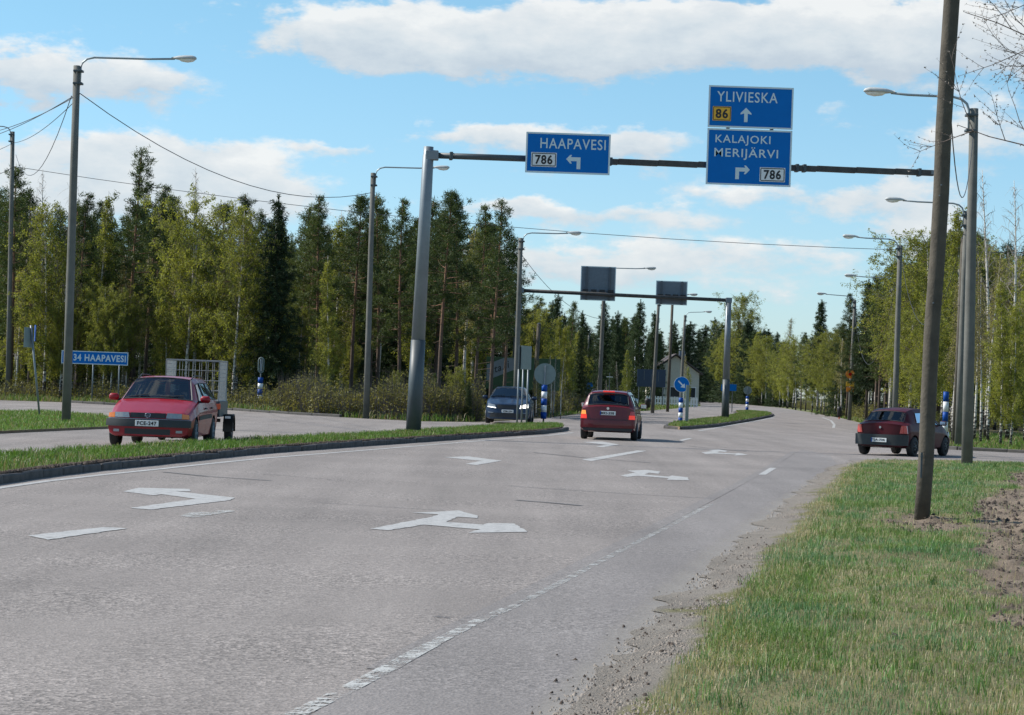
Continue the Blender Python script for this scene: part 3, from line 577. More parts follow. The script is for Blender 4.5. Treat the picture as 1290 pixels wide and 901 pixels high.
n = 420; y = 9.5+RNG.random(n)**1.8*14; x = xr(y)+RNG.normal(.0, .16, n); stones('dirt_crumbs', x, y, np.where(x > xr(y), .03, .012), .004+.012*RNG.random(n)**3, M['clod'], 'dark crumbs of earth scattered over the road edge')
kl = I1[:13]; sg_ = np.cumsum([0]+[(b_-a_).length for a_, b_ in zip(kl, kl[1:])]); q_ = RNG.random(9000)*sg_[-1]
stones('kerb_soil', np.interp(q_, sg_, [p.x for p in kl])+RNG.normal(0, .02, 9000)-.03, np.interp(q_, sg_, [p.y for p in kl])+.12+np.abs(RNG.normal(0, .09, 9000)), np.full(9000, .125), .010+.035*RNG.random(9000)**2, M['clod'], 'dark soil crumbling over the kerb of the near island')
xx = RNG.uniform(2, 14, 160000); yy = RNG.uniform(10, 53, 160000); t, b, gr, gw = zones(xx, yy); k = (b & (fbm(xx, yy, 3., 51) > .42) & (RNG.random(160000) < .55)) | ((t > .4) & (RNG.random(160000) < .006)); xx, yy = xx[k], yy[k]
stones('earth_clods', xx, yy, zv(xx, yy)+.008, .006+.032*RNG.random(len(xx))**4, M['clod'], 'dark clods and roots in the bare soil at the right')

# ------------------------------------------------------------------ street furniture
def lamp_post(px_t, py_t, px_b, py_b, d, arm_px, side, label, r=.11, mat='concrete', z0=-.05, armdz=.28, lens=True):
    """concrete post with a long arm; top / foot from the photo at distance d; side +1 = arm to the right"""
    b = AT(px_b, py_b, d); t = AT(px_t, py_t, d+.2); b.z = z0
    root = empty('street_lamp', (b.x, b.y, b.z), 0, label, 'street lamp', 'street lamps along both sides of the road')
    T_ = t-b
    MB().tube([(0, 0, 0), T_*.35, T_*.7, T_], [r*1.12, r*1.04, r*.94, r*.85], 10).build('pole', M[mat], root, True)
    s = side; L = arm_px; top = T_
    pts = [top+Vector((s*.10, 0, -.55)), top+Vector((s*.11, 0, -.05)), top+Vector((s*.16, 0, .10)), top+Vector((s*.28, 0, .20)), top+Vector((s*.48, 0, .25)), top+Vector((s*L*.6, 0, armdz)), top+Vector((s*(L-.62), 0, armdz+.03))]
    MB().tube(pts, .03, 6).build('arm', M['armpaint'], root, True)
    m = MB()
    for q in (-.15, -.5): m.box(top+Vector((s*.05, 0, q)), (r*2.3, r*2.2, .06), bev=.01)
    m.each('bracket', M['galvdark'], root)
    h = top+Vector((s*(L-.35), 0, armdz+.05))
    ring = [(-.36, .035, .035), (-.28, .05, .05), (-.18, .115, .075), (.0, .14, .09), (.22, .14, .09), (.31, .11, .06), (.34, .06, .03)]
    vs, fs = [], []
    for a, wy, wz in ring:
        for k in range(10):
            q = 2*math.pi*k/10; vs.append((h.x+s*a, h.y+math.cos(q)*wy, h.z+max(-.35, math.sin(q))*wz*1.0+a*.02))
    for i in range(len(ring)-1):
        for k in range(10): fs.append((i*10+k, i*10+(k+1) % 10, (i+1)*10+(k+1) % 10, (i+1)*10+k))
    fs += [tuple(range(10)), tuple(60+k for k in range(10))]
    hd = mesh_obj('lamp_head', vs, fs, M['lampgrey'], root, True)
    if lens:
        vs, fs = [], []; rr = [(-.14, .07, .02), (-.08, .105, .06), (.1, .115, .085), (.24, .10, .06), (.30, .05, .02)]
        for a, wy, wz in rr:
            for k in range(7):
                q = math.pi*k/6; vs.append((h.x+s*a, h.y+math.cos(q)*wy, h.z-.028-math.sin(q)*wz))
        for i in range(len(rr)-1):
            for k in range(6): fs.append((i*7+k, i*7+k+1, (i+1)*7+k+1, (i+1)*7+k))
        mesh_obj('lens', vs, fs, M['lens'], hd, True)
    return root
LP = [ (97, 83, 83, 537, 64.5, 2.95*1.14, 1, 'street lamp nearest on the left, its pole in front of the blue sign'),
 (16, 166, 10, 501, 118, 1.9, -1, 'tall lamp pole at the left edge of the photo beside the forest'),
 (470, 218, 461, 529, 93, 3.1, 1, 'street lamp on the left between the forest and the gantry post'),
 (656, 300, 649, 528, 104, 2.75, 1, 'street lamp rising behind the left post of the far gantry'),
 (762, 343, 754, 520, 130, 2.9, 1, 'street lamp standing behind the wider grey sign back'),
 (830, 376, 822, 516, 160, 2.7, 1, 'street lamp showing below the smaller grey sign back'),
 (863, 397, 857, 511, 196, 2.3, 1, 'distant street lamp right of the smaller grey sign back'),
 (742, 420, 738, 505, 260, 2.7, 1, 'small far lamp seen above the red estate car before the dark trees'),
 (1227, 137, 1218, 591, 51.5, 2.5, -1, 'street lamp on the right verge just beyond the leaning wooden pole'),
 (1218, 266, 1207, 560, 79.5, 2.85, -1, 'second street lamp on the right, beside the birch trunks'),
 (1134, 309, 1127, 535, 101, 2.55, -1, 'street lamp rising right behind the maroon hatchback'),
 (1125, 356, 1121, 532, 129, 2.75, -1, 'thinner street lamp just left of the one behind the hatchback'),
 (1077, 378, 1070, 527, 158, 2.65, -1, 'street lamp carrying the orange signs on the far right bend') ]
for a in LP:
    lamp_post(*a, r=.115 if a[4] < 95 else .12, armdz=.26 if a[4] < 140 else .3)

# the leaning wooden pole in the foreground
def leaning_pole():
    b = AT(1160.5, 661, 27.3); t = AT(1199.5, -8, 27.3); b.z = -.05; D = t-b
    root = empty('utility_pole', b, 0, 'thick weathered wooden pole leaning slightly on the grass in the right foreground', 'pole')
    MB().tube([(0, 0, 0)]+[D*(k/8)+Vector((.012*math.sin(k*1.7), .01*math.cos(k*1.2), 0)) for k in range(1, 8)]+[D*1.0, D*1.25], [.093]*5+[.095]*5, 20).build('pole', M['wood'], root, True)
    m = MB(); m.box(D*.118+Vector((-.055, -.086, 0)), (.022, .012, .30)); m.box(D*.118+Vector((-.055, -.09, .1)), (.03, .012, .02)); m.build('metal_tag', M['galvdark'], root)
    m = MB()
    for q, s_ in ((.62, -.03), (.64, -.015), (.42, -.03)): m.box(D*q+Vector((s_, -.107, 0)), (.015, .012, .015))
    m.each('nail', M['galv'], root)
leaning_pole()

# text and arrows on signs
def text_obj(s, size_cap, width, mat, parent, loc, name='lettering', rot=0., depth=.004, bold=.008, shear=0.):
    cu = bpy.data.curves.new(name, 'FONT'); cu.body = s; cu.align_x = 'CENTER'; cu.align_y = 'CENTER'; cu.size = 1; cu.offset = bold; cu.extrude = .01; cu.space_character = 1.12; cu.shear = shear; cu.resolution_u = 3
    to = bpy.data.objects.new('tmp', cu); COL.objects.link(to); bpy.context.view_layer.update()
    me = bpy.data.meshes.new_from_object(to.evaluated_get(bpy.context.evaluated_depsgraph_get())); bpy.data.objects.remove(to)
    co = np.array([v.co[:] for v in me.vertices]); lo, hi = co.min(0), co.max(0)
    ups = [c for c in s if c in 'Ä']; capf = 1.0
    co[:, 0] = (co[:, 0]-(lo[0]+hi[0])/2)*width/(hi[0]-lo[0])
    hgt = hi[1]-lo[1]; sc_ = size_cap/(hgt if not ups else hgt*.80)
    co[:, 1] = (co[:, 1]-lo[1])*sc_-size_cap/2; zz = (co[:, 2]-lo[2])/(hi[2]-lo[2]+1e-9)*depth
    ca, sa = math.cos(rot), math.sin(rot); x = co[:, 0]*ca-co[:, 1]*sa; z = co[:, 0]*sa+co[:, 1]*ca
    for v, a, b, c_ in zip(me.vertices, x, z, zz): v.co = (a, -c_, b)
    me.materials.clear(); me.materials.append(M[mat]); o = bpy.data.objects.new(name, me); COL.objects.link(o); o.parent = parent; o.location = loc; return o
def panel(root, cx, cz, w_, h_, y, mat, name='panel', border=None, bw=.03, th=.03):
    """framed sheet facing -Y"""
    p = MB().box((cx, y, cz), (w_, th, h_), bev=.004).build(name, M[mat], root)
    if border:
        m = MB(); yy = y-th/2-.004
        m.box((cx, yy, cz+h_/2-bw/2), (w_, .008, bw)); m.box((cx, yy, cz-h_/2+bw/2), (w_, .008, bw)); m.box((cx-w_/2+bw/2, yy, cz), (bw, .008, h_-2*bw)); m.box((cx+w_/2-bw/2, yy, cz), (bw, .008, h_-2*bw))
        m.build('border', M[border], p)
    return p
def arrow(root, cx, cz, w_, h_, kind, y, mat='letter'):
    if kind == 'up': P = [(-.11, -.5), (.11, -.5), (.11, .1), (.34, .02), (.34, .12), (0, .5), (-.34, .12), (-.34, .02), (-.11, .1)]
    else:
        P = [(.5, -.5), (.5, .34), (-.18, .34), (-.10, .5), (-.22, .5), (-.5, .2), (-.22, -.12), (-.10, -.12), (-.18, .06), (.24, .06), (.24, -.5)]
        if kind == 'right': P = [(-a, b) for a, b in P][::-1]
    P = [(cx+a*w_, cz+b*h_) for a, b in P]
    return MB().prism(P, -.004, lambda a, b, c: Vector((a, y+c, b))).build('arrow', M[mat], root)
def number_plate_on_sign(root, cx, cz, w_, h_, txt, base, y, cap):
    p = MB().box((cx, y-.006, cz), (w_, .012, h_), bev=.003).build('route_number', M[base], root)
    m = MB(); yy = y-.0135; b = .022*w_/.7; ins = .03*w_/.7
    for a in (1, -1):
        m.box((cx, yy, cz+a*(h_/2-ins)), (w_-2*ins, .003, b)); m.box((cx+a*(w_/2-ins), yy, cz), (b, .003, h_-2*ins-b))
    m.build('border', M['signblack'], p); text_obj(txt, cap, w_*.68, 'signblack', p, (cx, y-.012, cz), 'digits', bold=.03)

def gantry1():
    dL, dR = 62.4, 64.0
    bl = AT(520.5, 545.5, dL); tl = AT(540, 185, dL); br = AT(1166, 573, dR); tr = AT(1187, 214, dR); bl.z = .05; br.z = -.05
    root = empty('sign_gantry', bl, 0, 'near sign gantry over the road, two-tone grey post on the traffic island', 'gantry')
    o = bl; D = tl-bl
    MB().tube([(0, 0, 0), D*.33], [.205, .195], 16).build('post_sleeve', M['galvdark'], root, True)
    MB().tube([D*.33, D*.97, D*.972, D], [.185, .150, .135, .135], 16).build('post', M['galv'], root, True)
    D2 = tr-br; MB().tube([br-o, tr-o], [.19, .15], 14).build('post', M['galv'], root, True)
    a, b = AT(549, 196, dL), AT(1176, 218, dR); ln = (b-a); 
    MB().tube([a-o, a.lerp(b, .205)-o], [.082, .088], 12).build('beam', M['galvdark'], root, True)
    A2 = a.lerp(b, .20); c = (A2+b)/2; m = MB(); dd = b-A2; rz = math.atan2(dd.y, dd.x)
    n = 10
    for k in range(n):
        p, q = A2.lerp(b, k/n)-o, A2.lerp(b, (k+1)/n)-o
        m.box((p+q)/2, ((q-p).length+.002, .20, .155), rz, .01)
    m.build('beam', M['beam'], root)
    m = MB(); e = b-o; m.box(e+Vector((.06, 0, 0)), (.30, .22, .12), 0, .01); m.box(e+Vector((.08, -.05, -.35)), (.05, .08, .75)); m.box(a-o+Vector((-.10, -.0, 0)), (.35, .30, .26), 0, .02)
    m.each('bracket', M['galv'], root)
    m = MB()
    for k in (.03, .33, .345, .72, .735, .97): m.box(a.lerp(b, k)-o, (.09, .24, .215), rz, .01)
    m.each('flange', M['galvdark'], root)
gantry1()
def gsign(cpx, cpy, w_px, h_px, d, label, name='direction_sign'):
    c = AT(cpx, cpy, d-.34); s = F/d; root = empty(name, c, 0, label, 'road sign'); return root, s
r, s = gsign(715.5, 193.5, 106, 51, 62.8, 'blue HAAPAVESI sign with left arrow hung on the near gantry')
panel(r, 0, 0, 106/s, 51/s, 0, 'blue', 'sign_panel', 'letter', .045)
text_obj('HAAPAVESI', 13/s, 82/s, 'letter', r, (6/s, -.017, 12/s)); arrow(r, 7/s, -10.5/s, 18/s, 17.5/s, 'left', -.016); number_plate_on_sign(r, -30/s, -8.8/s, 32/s, 18/s, '786', 'white', -.016, 12/s)
MB().box((-.55, .09, 0), (.09, .14, 51/s*.92)).box((.55, .09, 0), (.09, .14, 51/s*.92)).each('mounting_rail', M['signrib'], r)
r, s = gsign(945.7, 135.5, 106, 53, 63.35, 'blue YLIVIESKA sign with up arrow and yellow 86, upper board on the near gantry')
panel(r, 0, 0, 106.5/s, 52.5/s, 0, 'blue', 'sign_panel', 'letter', .045)
text_obj('YLIVIESKA', 13/s, 76/s, 'letter', r, (-4.6/s, -.017, 12.6/s)); arrow(r, -5.7/s, -9.7/s, 20/s, 18/s, 'up', -.016); number_plate_on_sign(r, -36/s, -9/s, 23/s, 18/s, '86', 'yellow', -.016, 12/s)
MB().box((-.6, .09, -.4), (.09, .14, 1.9)).box((.6, .09, -.4), (.09, .14, 1.9)).each('mounting_rail', M['signrib'], r)
r, s = gsign(943.5, 198.6, 107, 71, 63.35, 'blue KALAJOKI MERIJÄRVI sign with right arrow, lower board on the near gantry')
panel(r, 0, 0, 106.5/s, 70.5/s, 0, 'blue', 'sign_panel', 'letter', .045)
text_obj('KALAJOKI', 13/s, 69/s, 'letter', r, (-8.3/s, -.017, 21/s)); text_obj('MERIJÄRVI', 13/s, 80/s, 'letter', r, (-3.7/s, -.017, 3.2/s)); arrow(r, -7.5/s, -19/s, 18/s, 17.5/s, 'right', -.016); number_plate_on_sign(r, 30/s, -20.6/s, 32/s, 18/s, '786', 'white', -.016, 12/s)

def gantry2():
    dL, dR = 126., 129.; br = AT(913.5, 527, dR); tr = AT(918, 375.5, dR); bl = AT(645.5, 527, dL); tl = AT(655, 361, dL); br.z = .05; bl.z = -.05
    root = empty('sign_gantry', br, 0, 'far sign gantry whose right post stands on the far traffic island', 'gantry'); o = br
    for (p, q) in ((bl, tl), (br, tr)):
        D = q-p; MB().tube([p-o, p-o+D*.33], [.215, .205], 12).build('post_sleeve', M['galvdark'], root, True); MB().tube([p-o+D*.33, q-o], [.195, .15], 12).build('post', M['galv'], root, True)
    a, b = AT(656, 366, dL), AT(918, 378.5, dR); MB().tube([a-o, b-o], [.10, .10], 8).build('beam', M['beam'], root, True)
    m = MB(); m.box(b-o, (.35, .34, .3), 0, .02); m.box(a-o, (.35, .34, .3), 0, .02); m.each('bracket', M['galv'], root)
gantry2()
for cx_, cy_, w_, h_, d, lb in ((753.5, 357.3, 44, 43, 127.2, 'grey back of the wider sign board on the far gantry'), (846, 369.2, 39.5, 30, 128.3, 'grey back of the smaller sign board on the far gantry')):
    r, s = gsign(cx_, cy_, w_, h_, d+.7, lb, 'sign_board'); panel(r, 0, 0, w_/s, h_/s, 0, 'signback', 'sign_panel', 'letter', .05, th=.04)
    for a in (-.33, .33): MB().box((a*w_/s, -.06, 0), (.12, .08, h_/s*.97)).build('rib', M['signrib'], r)
    m = MB()
    for a in (-.36, -.12, .12, .36): m.box((a*w_/s, -.16, -h_/s*(.22 if h_ > 40 else .12)), (.30, .20, .14))
    m.each('clamp', M['trim'], r)

# bollards with blue and white bands
def banded_post(root, x, z0, z1, r, n=5):
    for k in range(n):
        a = z0+(z1-z0)*k/n; b = z0+(z1-z0)*(k+1)/n
        MB().tube([(x, 0, a+.0), (x, 0, b-.003)], r, 12).build('blue_band' if k % 2 == 0 else 'white_band', M['postblue' if k % 2 == 0 else 'white'], root, True)
def disc(root, x, z, y, r, mat, name='disc', th=.03, seg=28):
    return MB().prism([(x+r*math.cos(2*math.pi*k/seg), z+r*math.sin(2*math.pi*k/seg)) for k in range(seg)], -th, lambda a, b, c: Vector((a, y+c, b))).build(name, M[mat], root)
def island_marker(bpx, bpy, d, z0, zlo, zhi, r, label, head, hz=0, hr=.42):
    b = AT(bpx, bpy, d); b.z = z0; root = empty('island_marker_post', b, 0, label, 'marker post', 'blue and white banded marker posts')
    MB().tube([(0, 0, 0), (0, 0, zhi if head is None else hz+hr*.7)], .035, 8).build('pole', M['galvdark'], root, True)
    banded_post(root, 0, zlo, zhi, r)
    if head == 'back':
        disc(root, 0, hz, .02, hr, 'discback', 'disc'); MB().tube([(0, -.05, hz-hr), (0, -.05, hz+hr*.8)], .03, 6).build('clamp', M['galv'], root)
    elif head == 'arrow':
        dd = disc(root, 0, hz, -.05, hr, 'white', 'sign_disc'); disc(root, 0, hz, -.084, hr*.95, 'blue', 'face', .006)
        P = [(-.085, .62), (.085, .62), (.085, -.15), (.36, -.15), (0, -.62), (-.36, -.15), (-.085, -.15)]; q = rad(45); ca, sa = math.cos(q), math.sin(q)
        P = [((a*ca-b_*sa)*hr, (a*sa+b_*ca)*hr+hz) for a, b_ in P]
        MB().prism(P, -.006, lambda a, b_, c: Vector((a, -.092+c, b_))).build('arrow', M['white'], root)
    elif head == 'oval':
        pts = [(.13*math.sin(t)*1.0, 0, hz+ (.20 if math.cos(t) > 0 else -.22)+.15*math.cos(t)) for t in np.linspace(math.pi*1.02, -math.pi*1.02, 24)]
        MB().tube(pts, .028, 6).build('hoop', M['discback'], root, True); MB().tube([(-.035, 0, hz-.3), (-.035, 0, hz+.3)], .02, 5).tube([(.035, 0, hz-.3), (.035, 0, hz+.3)], .02, 5).each('hoop_bar', M['white'], root)
    return root
island_marker(684.5, 532, 93, .1, .12, 1.50, .115, 'blue and white banded post with a grey round sign back on the near island tip', 'back', 1.93, .44)
island_marker(857, 533, 104.5, .1, .02, 1.15, .10, 'banded post with a blue round keep-right arrow sign at the far island', 'arrow', 1.75, .355)
island_marker(941, 519, 200, .1, .1, 1.3, .13, 'small distant banded post with a round sign back on the far end of the island', 'back', 1.8, .36)
island_marker(327, 514, 110, -.05, .15, 1.55, .125, 'banded post topped by an upright oval hoop at the left forest edge', 'oval', 2.15)
island_marker(1190, 557, 85, -.05, .05, 1.9, .105, 'tall blue and white banded post beyond the side road beside the leaning pole', None)

# sign seen edge-on with three posts, grey edge-on sign, leaning name sign
b = AT(656, 537, 82); b.z = .1; r = empty('edge_on_sign', b, 0, 'board seen nearly edge-on standing on three thin posts on the near island', 'road sign')
for k in (-.14, .02, .20): MB().tube([(k, k*2.4, 0), (k-.0, k*2.4, 2.1)], .032, 8).build('post', M['galv'], r, True)
rz = rad(68); MB().box((0.02, 0, 2.42), (.95, .05, .84), rz, .005).build('sign_panel', M['galvdark'], r); MB().box((0.11, .0, 2.42), (.9, .05, .84), rz, .004).build('back_frame', M['discback'], r)
b = AT(864, 534, 103.5); b.z = .1; r = empty('edge_on_sign', b, 0, 'narrow grey board standing edge-on right of the keep-right arrow sign', 'road sign')
MB().tube([(0, 0, 0), (0, 0, 1.7)], .04, 8).build('post', M['galvdark'], r); MB().box((.03, 0, .92), (.55, .05, 1.62), rad(74), .01).build('sign_panel', M['discback'], r)
b = AT(50, 526, 71); b.z = .02; t = AT(39, 410, 71); D = t-b; r = empty('street_name_sign', b, 0, 'leaning thin post with two green-blue name boards seen edge-on at far left', 'street sign')
MB().tube([(0, 0, 0), D], .032, 8).build('post', M['galv'], r, True)
MB().box(D*.86+Vector((-.10, -.1, .02)), (.5, .02, .62), rad(72), .003).build('name_board', M['discback'], r); MB().box(D*.9+Vector((.06, .2, .05)), (.5, .02, .5), rad(106), .003).build('name_board', M['postblue'], r)

# distance sign 34 HAAPAVESI
c = AT(119.5, 451, 112.5); s = F/112.5; r = empty('distance_sign', (c.x, c.y, -.05), 0, 'wide low blue sign 34 HAAPAVESI on thin posts before the left forest', 'road sign'); hz = c.z+.05
p = panel(r, 0, hz, 84/s, 16.5/s, 0, 'blue', 'sign_panel', 'letter', .04); text_obj('34 HAAPAVESI', 8.6/s, 66/s, 'letter', r, (6.2/s, -.017, hz), bold=.03)
for a in (-35, -2, 31): MB().tube([(a/s, .06, 0), (a/s, .06, hz+.2)], .035, 8).build('post', M['galv'], r, True)

# billboards
c = AT(659, 471, 121); s = F/121; r = empty('billboard', (c.x, c.y, -.05), rad(0), 'green and grey roadside billboard half hidden behind the far gantry post', 'billboard'); hz = c.z+.05
wd, hg = 93/s, 40/s
MB().box((0, 0, hz), (wd, .06, hg), bev=.005).build('board', M['green'], r)
MB().prism([(-wd/2+.03, hz-hg*.25), (-wd/2+.03, hz+hg*.25), (-wd/2+.9, hz+hg/2-.03), (-wd*.02, hz+hg/2-.03), (-wd*.02, hz+hg*.22)], -.006, lambda a, b_, c_: Vector((a, -.034+c_, b_))).build('grey_field', M['billgrey'], r)
text_obj('sta.fi', .38, 1.10, 'signblack', r, (-wd*.32, -.042, hz+hg*.18), 'lettering', rot=rad(22), shear=.35)
for a in (-.42, -.15, .15, .42): MB().tube([(a*wd, .09, 0), (a*wd, .09, hz+hg/2)], .05, 6).build('post', M['wood'], r)
c = AT(820.5, 476.5, 235); s = F/235; r = empty('billboard', (c.x, c.y, -.05), 0, 'dark navy board on legs in front of the cream house', 'billboard'); hz = c.z+.05
MB().box((0, 0, hz), (36/s, .08, 22/s), bev=.005).build('board', M['darkblue'], r)
for a in (-.42, 0, .42): MB().tube([(a*36/s, .09, 0), (a*36/s, .09, hz)], .06, 6).build('post', M['galvdark'], r)
for a, hh_ in ((-.25, .3), (0, -.1), (.25, .2)): MB().box((a*36/s, -.045, hz+hh_*11/s), (.06, .01, 12/s)).build('rib', M['signrib'], r)

def road_sign_small(px_, py_, d, parts, label, cat='road sign', name='road_sign', ph=None, zb=-.05):
    c = AT(px_, py_, d); r_ = empty(name, (c.x, c.y, zb), 0, label, cat); h = c.z-zb
    MB().tube([(0, .05, 0), (0, .05, (ph or h+.4))], .04, 6).build('post', M['galvdark'], r_)
    for (kind, dx, dz, w_, h_, mt) in parts:
        if kind == 'disc': disc(r_, dx, h+dz, 0, w_, mt, 'sign_disc')
        else: MB().box((dx, 0, h+dz), (w_, .04, h_), bev=.004).build('sign_panel', M[mt], r_)
    return r_
road_sign_small(742.5, 486, 250, [('disc', 0, 0, .38, 0, 'blue'), ('disc', 0, 0, .02, 0, 'white')], 'small blue round sign far away above the left mirror of the red estate')
road_sign_small(766, 486, 260, [('box', 0, 0, .7, .35, 'blue')], 'tiny blue plate sign just right of the blue round sign')
road_sign_small(768, 475, 220, [('box', 0, 0, .62, .07, 'white')], 'pale T-shaped fixture above the red estate car', 'post', 't_shaped_post', ph=None)
road_sign_small(923, 488.5, 190, [('box', .0, 0, .62, .55, 'blue')], 'small blue square sign right of the far gantry post')
road_sign_small(912, 488.5, 188, [('box', -.05, 0, .35, .5, 'blue')], 'small blue sign peeking out left of the far gantry post')
r = road_sign_small(1207.5, 492, 86, [('box', .28, 0, .52, .24, 'blue')], 'small blue street name plate between two right-hand lamp posts', 'street sign', 'street_name_sign')
# orange warning signs hung on the bend lamp
c = AT(1071, 471.5, 157.6); r = empty('warning_sign', c, 0, 'orange round warning sign, topmost on the far right lamp pole', 'road sign', 'orange signs on the far lamp pole'); disc(r, 0, 0, 0, .30, 'orange', 'sign_disc'); disc(r, 0, 0, -.035, .12, 'redl', 'symbol', .006)
c = AT(1071, 484, 157.6); r = empty('warning_sign', c, 0, 'orange oblong sign, middle one on the far right lamp pole', 'road sign', 'orange signs on the far lamp pole'); MB().box((0, 0, 0), (.56, .03, .32), bev=.004).build('sign_panel', M['yellow'], r)
c = AT(1071, 491, 157.6); r = empty('warning_sign', c, 0, 'darker orange sign, lowest one on the far right lamp pole', 'road sign', 'orange signs on the far lamp pole'); MB().box((0, 0, 0), (.5, .03, .30), bev=.004).build('sign_panel', M['orange'], r)
# black bin at the bend, dark bin by the house, roadside post boxes
for px_, py_, d, wd, hg, lb in ((1057, 528, 165, .34, .75, 'small black bin on a stub post at the right-hand bend'), (815.5, 516, 190, .5, .8, 'dark litter bin on the grass before the white fence')):
    b = AT(px_, py_, d); b.z = -.05; r = empty('waste_bin', b, 0, lb, 'bin')
    MB().tube([(0, 0, 0), (0, 0, .25)], .05, 6).build('post', M['pennant' if d < 170 else 'galvdark'], r); MB().tube([(0, 0, .2), (0, 0, .2+hg*.75), (0, 0, .2+hg*.9), (0, 0, .2+hg)], [wd*.42, wd*.5, wd*.45, wd*.2], 10).build('bin_body', M['trim'], r, True)
# utility poles (plain, no lamp)
for pt, pb, d, lb in (((679, 408), (672, 522), 118, 'dark bare pole right of the green billboard'), ((847, 384), (841, 514), 175, 'bare pole just right of the lamp below the smaller sign back'), ((1214, 300), (1203, 556), 84, 'thin pole close beside the second right-hand street lamp')):
    b = AT(*pb, d); t = AT(*pt, d); b.z = -.05; D = t-b; r = empty('utility_pole', b, 0, lb, 'pole'); MB().tube([(0, 0, 0), D*.5, D], [.12, .11, .10], 8).build('pole', M['wood'], r, True); MB().tube([D, D+Vector((0, 0, .05))], [.11, .02], 8).build('cap', M['galvdark'], r)
# flagpoles
for pt, x0 in ((430, 800.5), (430, 806), (429, 811.5)):
    b = AT(x0-1.5, 502, 300); t = AT(x0, pt, 300); b.z = -.05; D = t-b; r = empty('flagpole', b, 0, {800.5: 'leftmost of the three white flagpoles', 806: 'middle of the three white flagpoles', 811.5: 'rightmost of the three white flagpoles'}[x0], 'flagpole', 'three white flagpoles')
    MB().tube([(0, 0, 0), D], [.10, .06], 8).build('pole', M['flag'], r, True); MB().tube([D, D+Vector((0, 0, .25))], [.13, .03], 8).build('finial', M['flag'], r)

# houses, fence in the distance
def house(x0, x1, ybase_d, eave, ridge, depth, wallm, roofm, label, rz=0., wins=4):
    a, b_ = AT(x0, 500, ybase_d), AT(x1, 500, ybase_d); w_ = b_.x-a.x; c_ = (a.x+b_.x)/2; r_ = empty('house', (c_, ybase_d+depth/2, -.05), rz, label, 'house')
    P = [(-w_/2, 0), (w_/2, 0), (w_/2, eave), (0, ridge), (-w_/2, eave)]
    MB().prism(P, depth, lambda u, v, q: Vector((u, q-depth/2, v))).build('wall', M[wallm], r_)
    for sgn in (-1, 1):
        o_ = .5; sl = Vector((sgn*(w_/2), 0, eave-ridge)); L_ = sl.length; e = sl/L_; A_ = Vector((0, -depth/2-.5, ridge+.10)); vs = []
        for q in (0, L_+o_):
            for yy_ in (0, depth+1):
                for tz in (0, .18): vs.append(A_+e*q+Vector((0, yy_, tz)))
        mesh_obj('roof', vs, [(0, 1, 3, 2), (4, 6, 7, 5), (0, 4, 5, 1), (2, 3, 7, 6), (0, 2, 6, 4), (1, 5, 7, 3)], M[roofm], r_)
    for k in range(wins):
        u = -w_/2+w_*(k+.5)/wins
        for z_ in ([1.6] if eave < 4 else [1.6, 4.3]):
            fr = MB().box((u, -depth/2-.03, z_), (1.25, .08, 1.35), bev=.01).build('window_frame', M['timber'], r_); MB().box((u, -depth/2-.075, z_), (1.05, .02, 1.15)).build('pane', M['window'], fr)
    MB().box((w_*.12, -depth/2-.04, 1.05), (1.0, .08, 2.1), bev=.01).build('door', M['timber'], r_); MB().box((w_*.2, 0, ridge-.1), (.7, .7, 1.6), bev=.02).build('chimney', M['greyroof'], r_)
    return r_
house(820, 880, 272, 3.9, 5.9, 12, 'plaster', 'roof', 'cream house with a dark gable roof behind the navy board', wins=3)
house(872, 926, 482, 5.0, 9.3, 7.0, 'plaster', 'greyroof', 'house with pale grey-blue roof behind birches', rz=math.pi/2, wins=0)
b = AT(815, 506, 250); r = empty('picket_fence', (b.x, 250, -.05), 0, 'low white fence in front of the cream house', 'fence')
for k in range(19):
    if k == 0: o = MB().box((0, 0, .55), (.16, .04, 1.1)).build('slat', M['timber'], r); dt = o.data
    else: o = bpy.data.objects.new('slat', dt); COL.objects.link(o); o.parent = r
    o.location = (k*.30, random.uniform(-.01, .01), random.uniform(-.02, .02))
MB().box((2.7, .05, .35), (5.7, .04, .12)).box((2.7, .05, .85), (5.7, .04, .12)).each('rail', M['timber'], r)

# overhead cables
def cable(pts, label, r_=.014, sag=0., grp=None):
    P = []
    for a, b_ in zip(pts, pts[1:]):
        n = 14
        for k in range(n): t_ = k/n; p = Vector(a).lerp(Vector(b_), t_); p.z -= 4*sag*t_*(1-t_); P.append(p)
    P.append(Vector(pts[-1])); o = MB().tube(P, r_, 5).build('overhead_cable', M['wire'], None, True); setp(o, label, 'cable', grp or 'overhead cables'); return o
p1 = AT(101, 118, 64.6); p2 = AT(467, 243, 93); p0 = AT(17, 180, 118); p0b = AT(18, 208, 118)
cable([p1, p2], 'cable sagging from the near left street lamp to the next one', .013, 1.15)
cable([p1, AT(-60, 172, 95)], 'upper cable from the near left lamp out of the picture to the left', .012, .35)
cable([AT(96, 119, 64.6), AT(-60, 182, 95)], 'middle cable leaving the near left lamp towards the left edge', .012, .3)
cable([AT(92, 130, 64.6), p0, AT(-80, 205, 100)], 'lower cable passing over the left edge lamp pole', .012, .25)
cable([AT(90, 121, 64.6), AT(20, 195, 117.5)], 'slack cable loop hanging between the two leftmost poles', .012, 1.6)
cable([AT(-160, 192, 112), AT(18, 210, 117.7), AT(1500, 320, 112)], 'long thin power line crossing the whole sky above the trees', .014, 1.2)
cable([AT(655, 318, 104), AT(760, 402, 130)], 'cable dropping from the lamp behind the far gantry post', .012, .7)
cable([AT(1224, 170, 51.6), AT(1217, 290, 79.5)], 'cable from the near right lamp back to the next lamp', .011, .7)
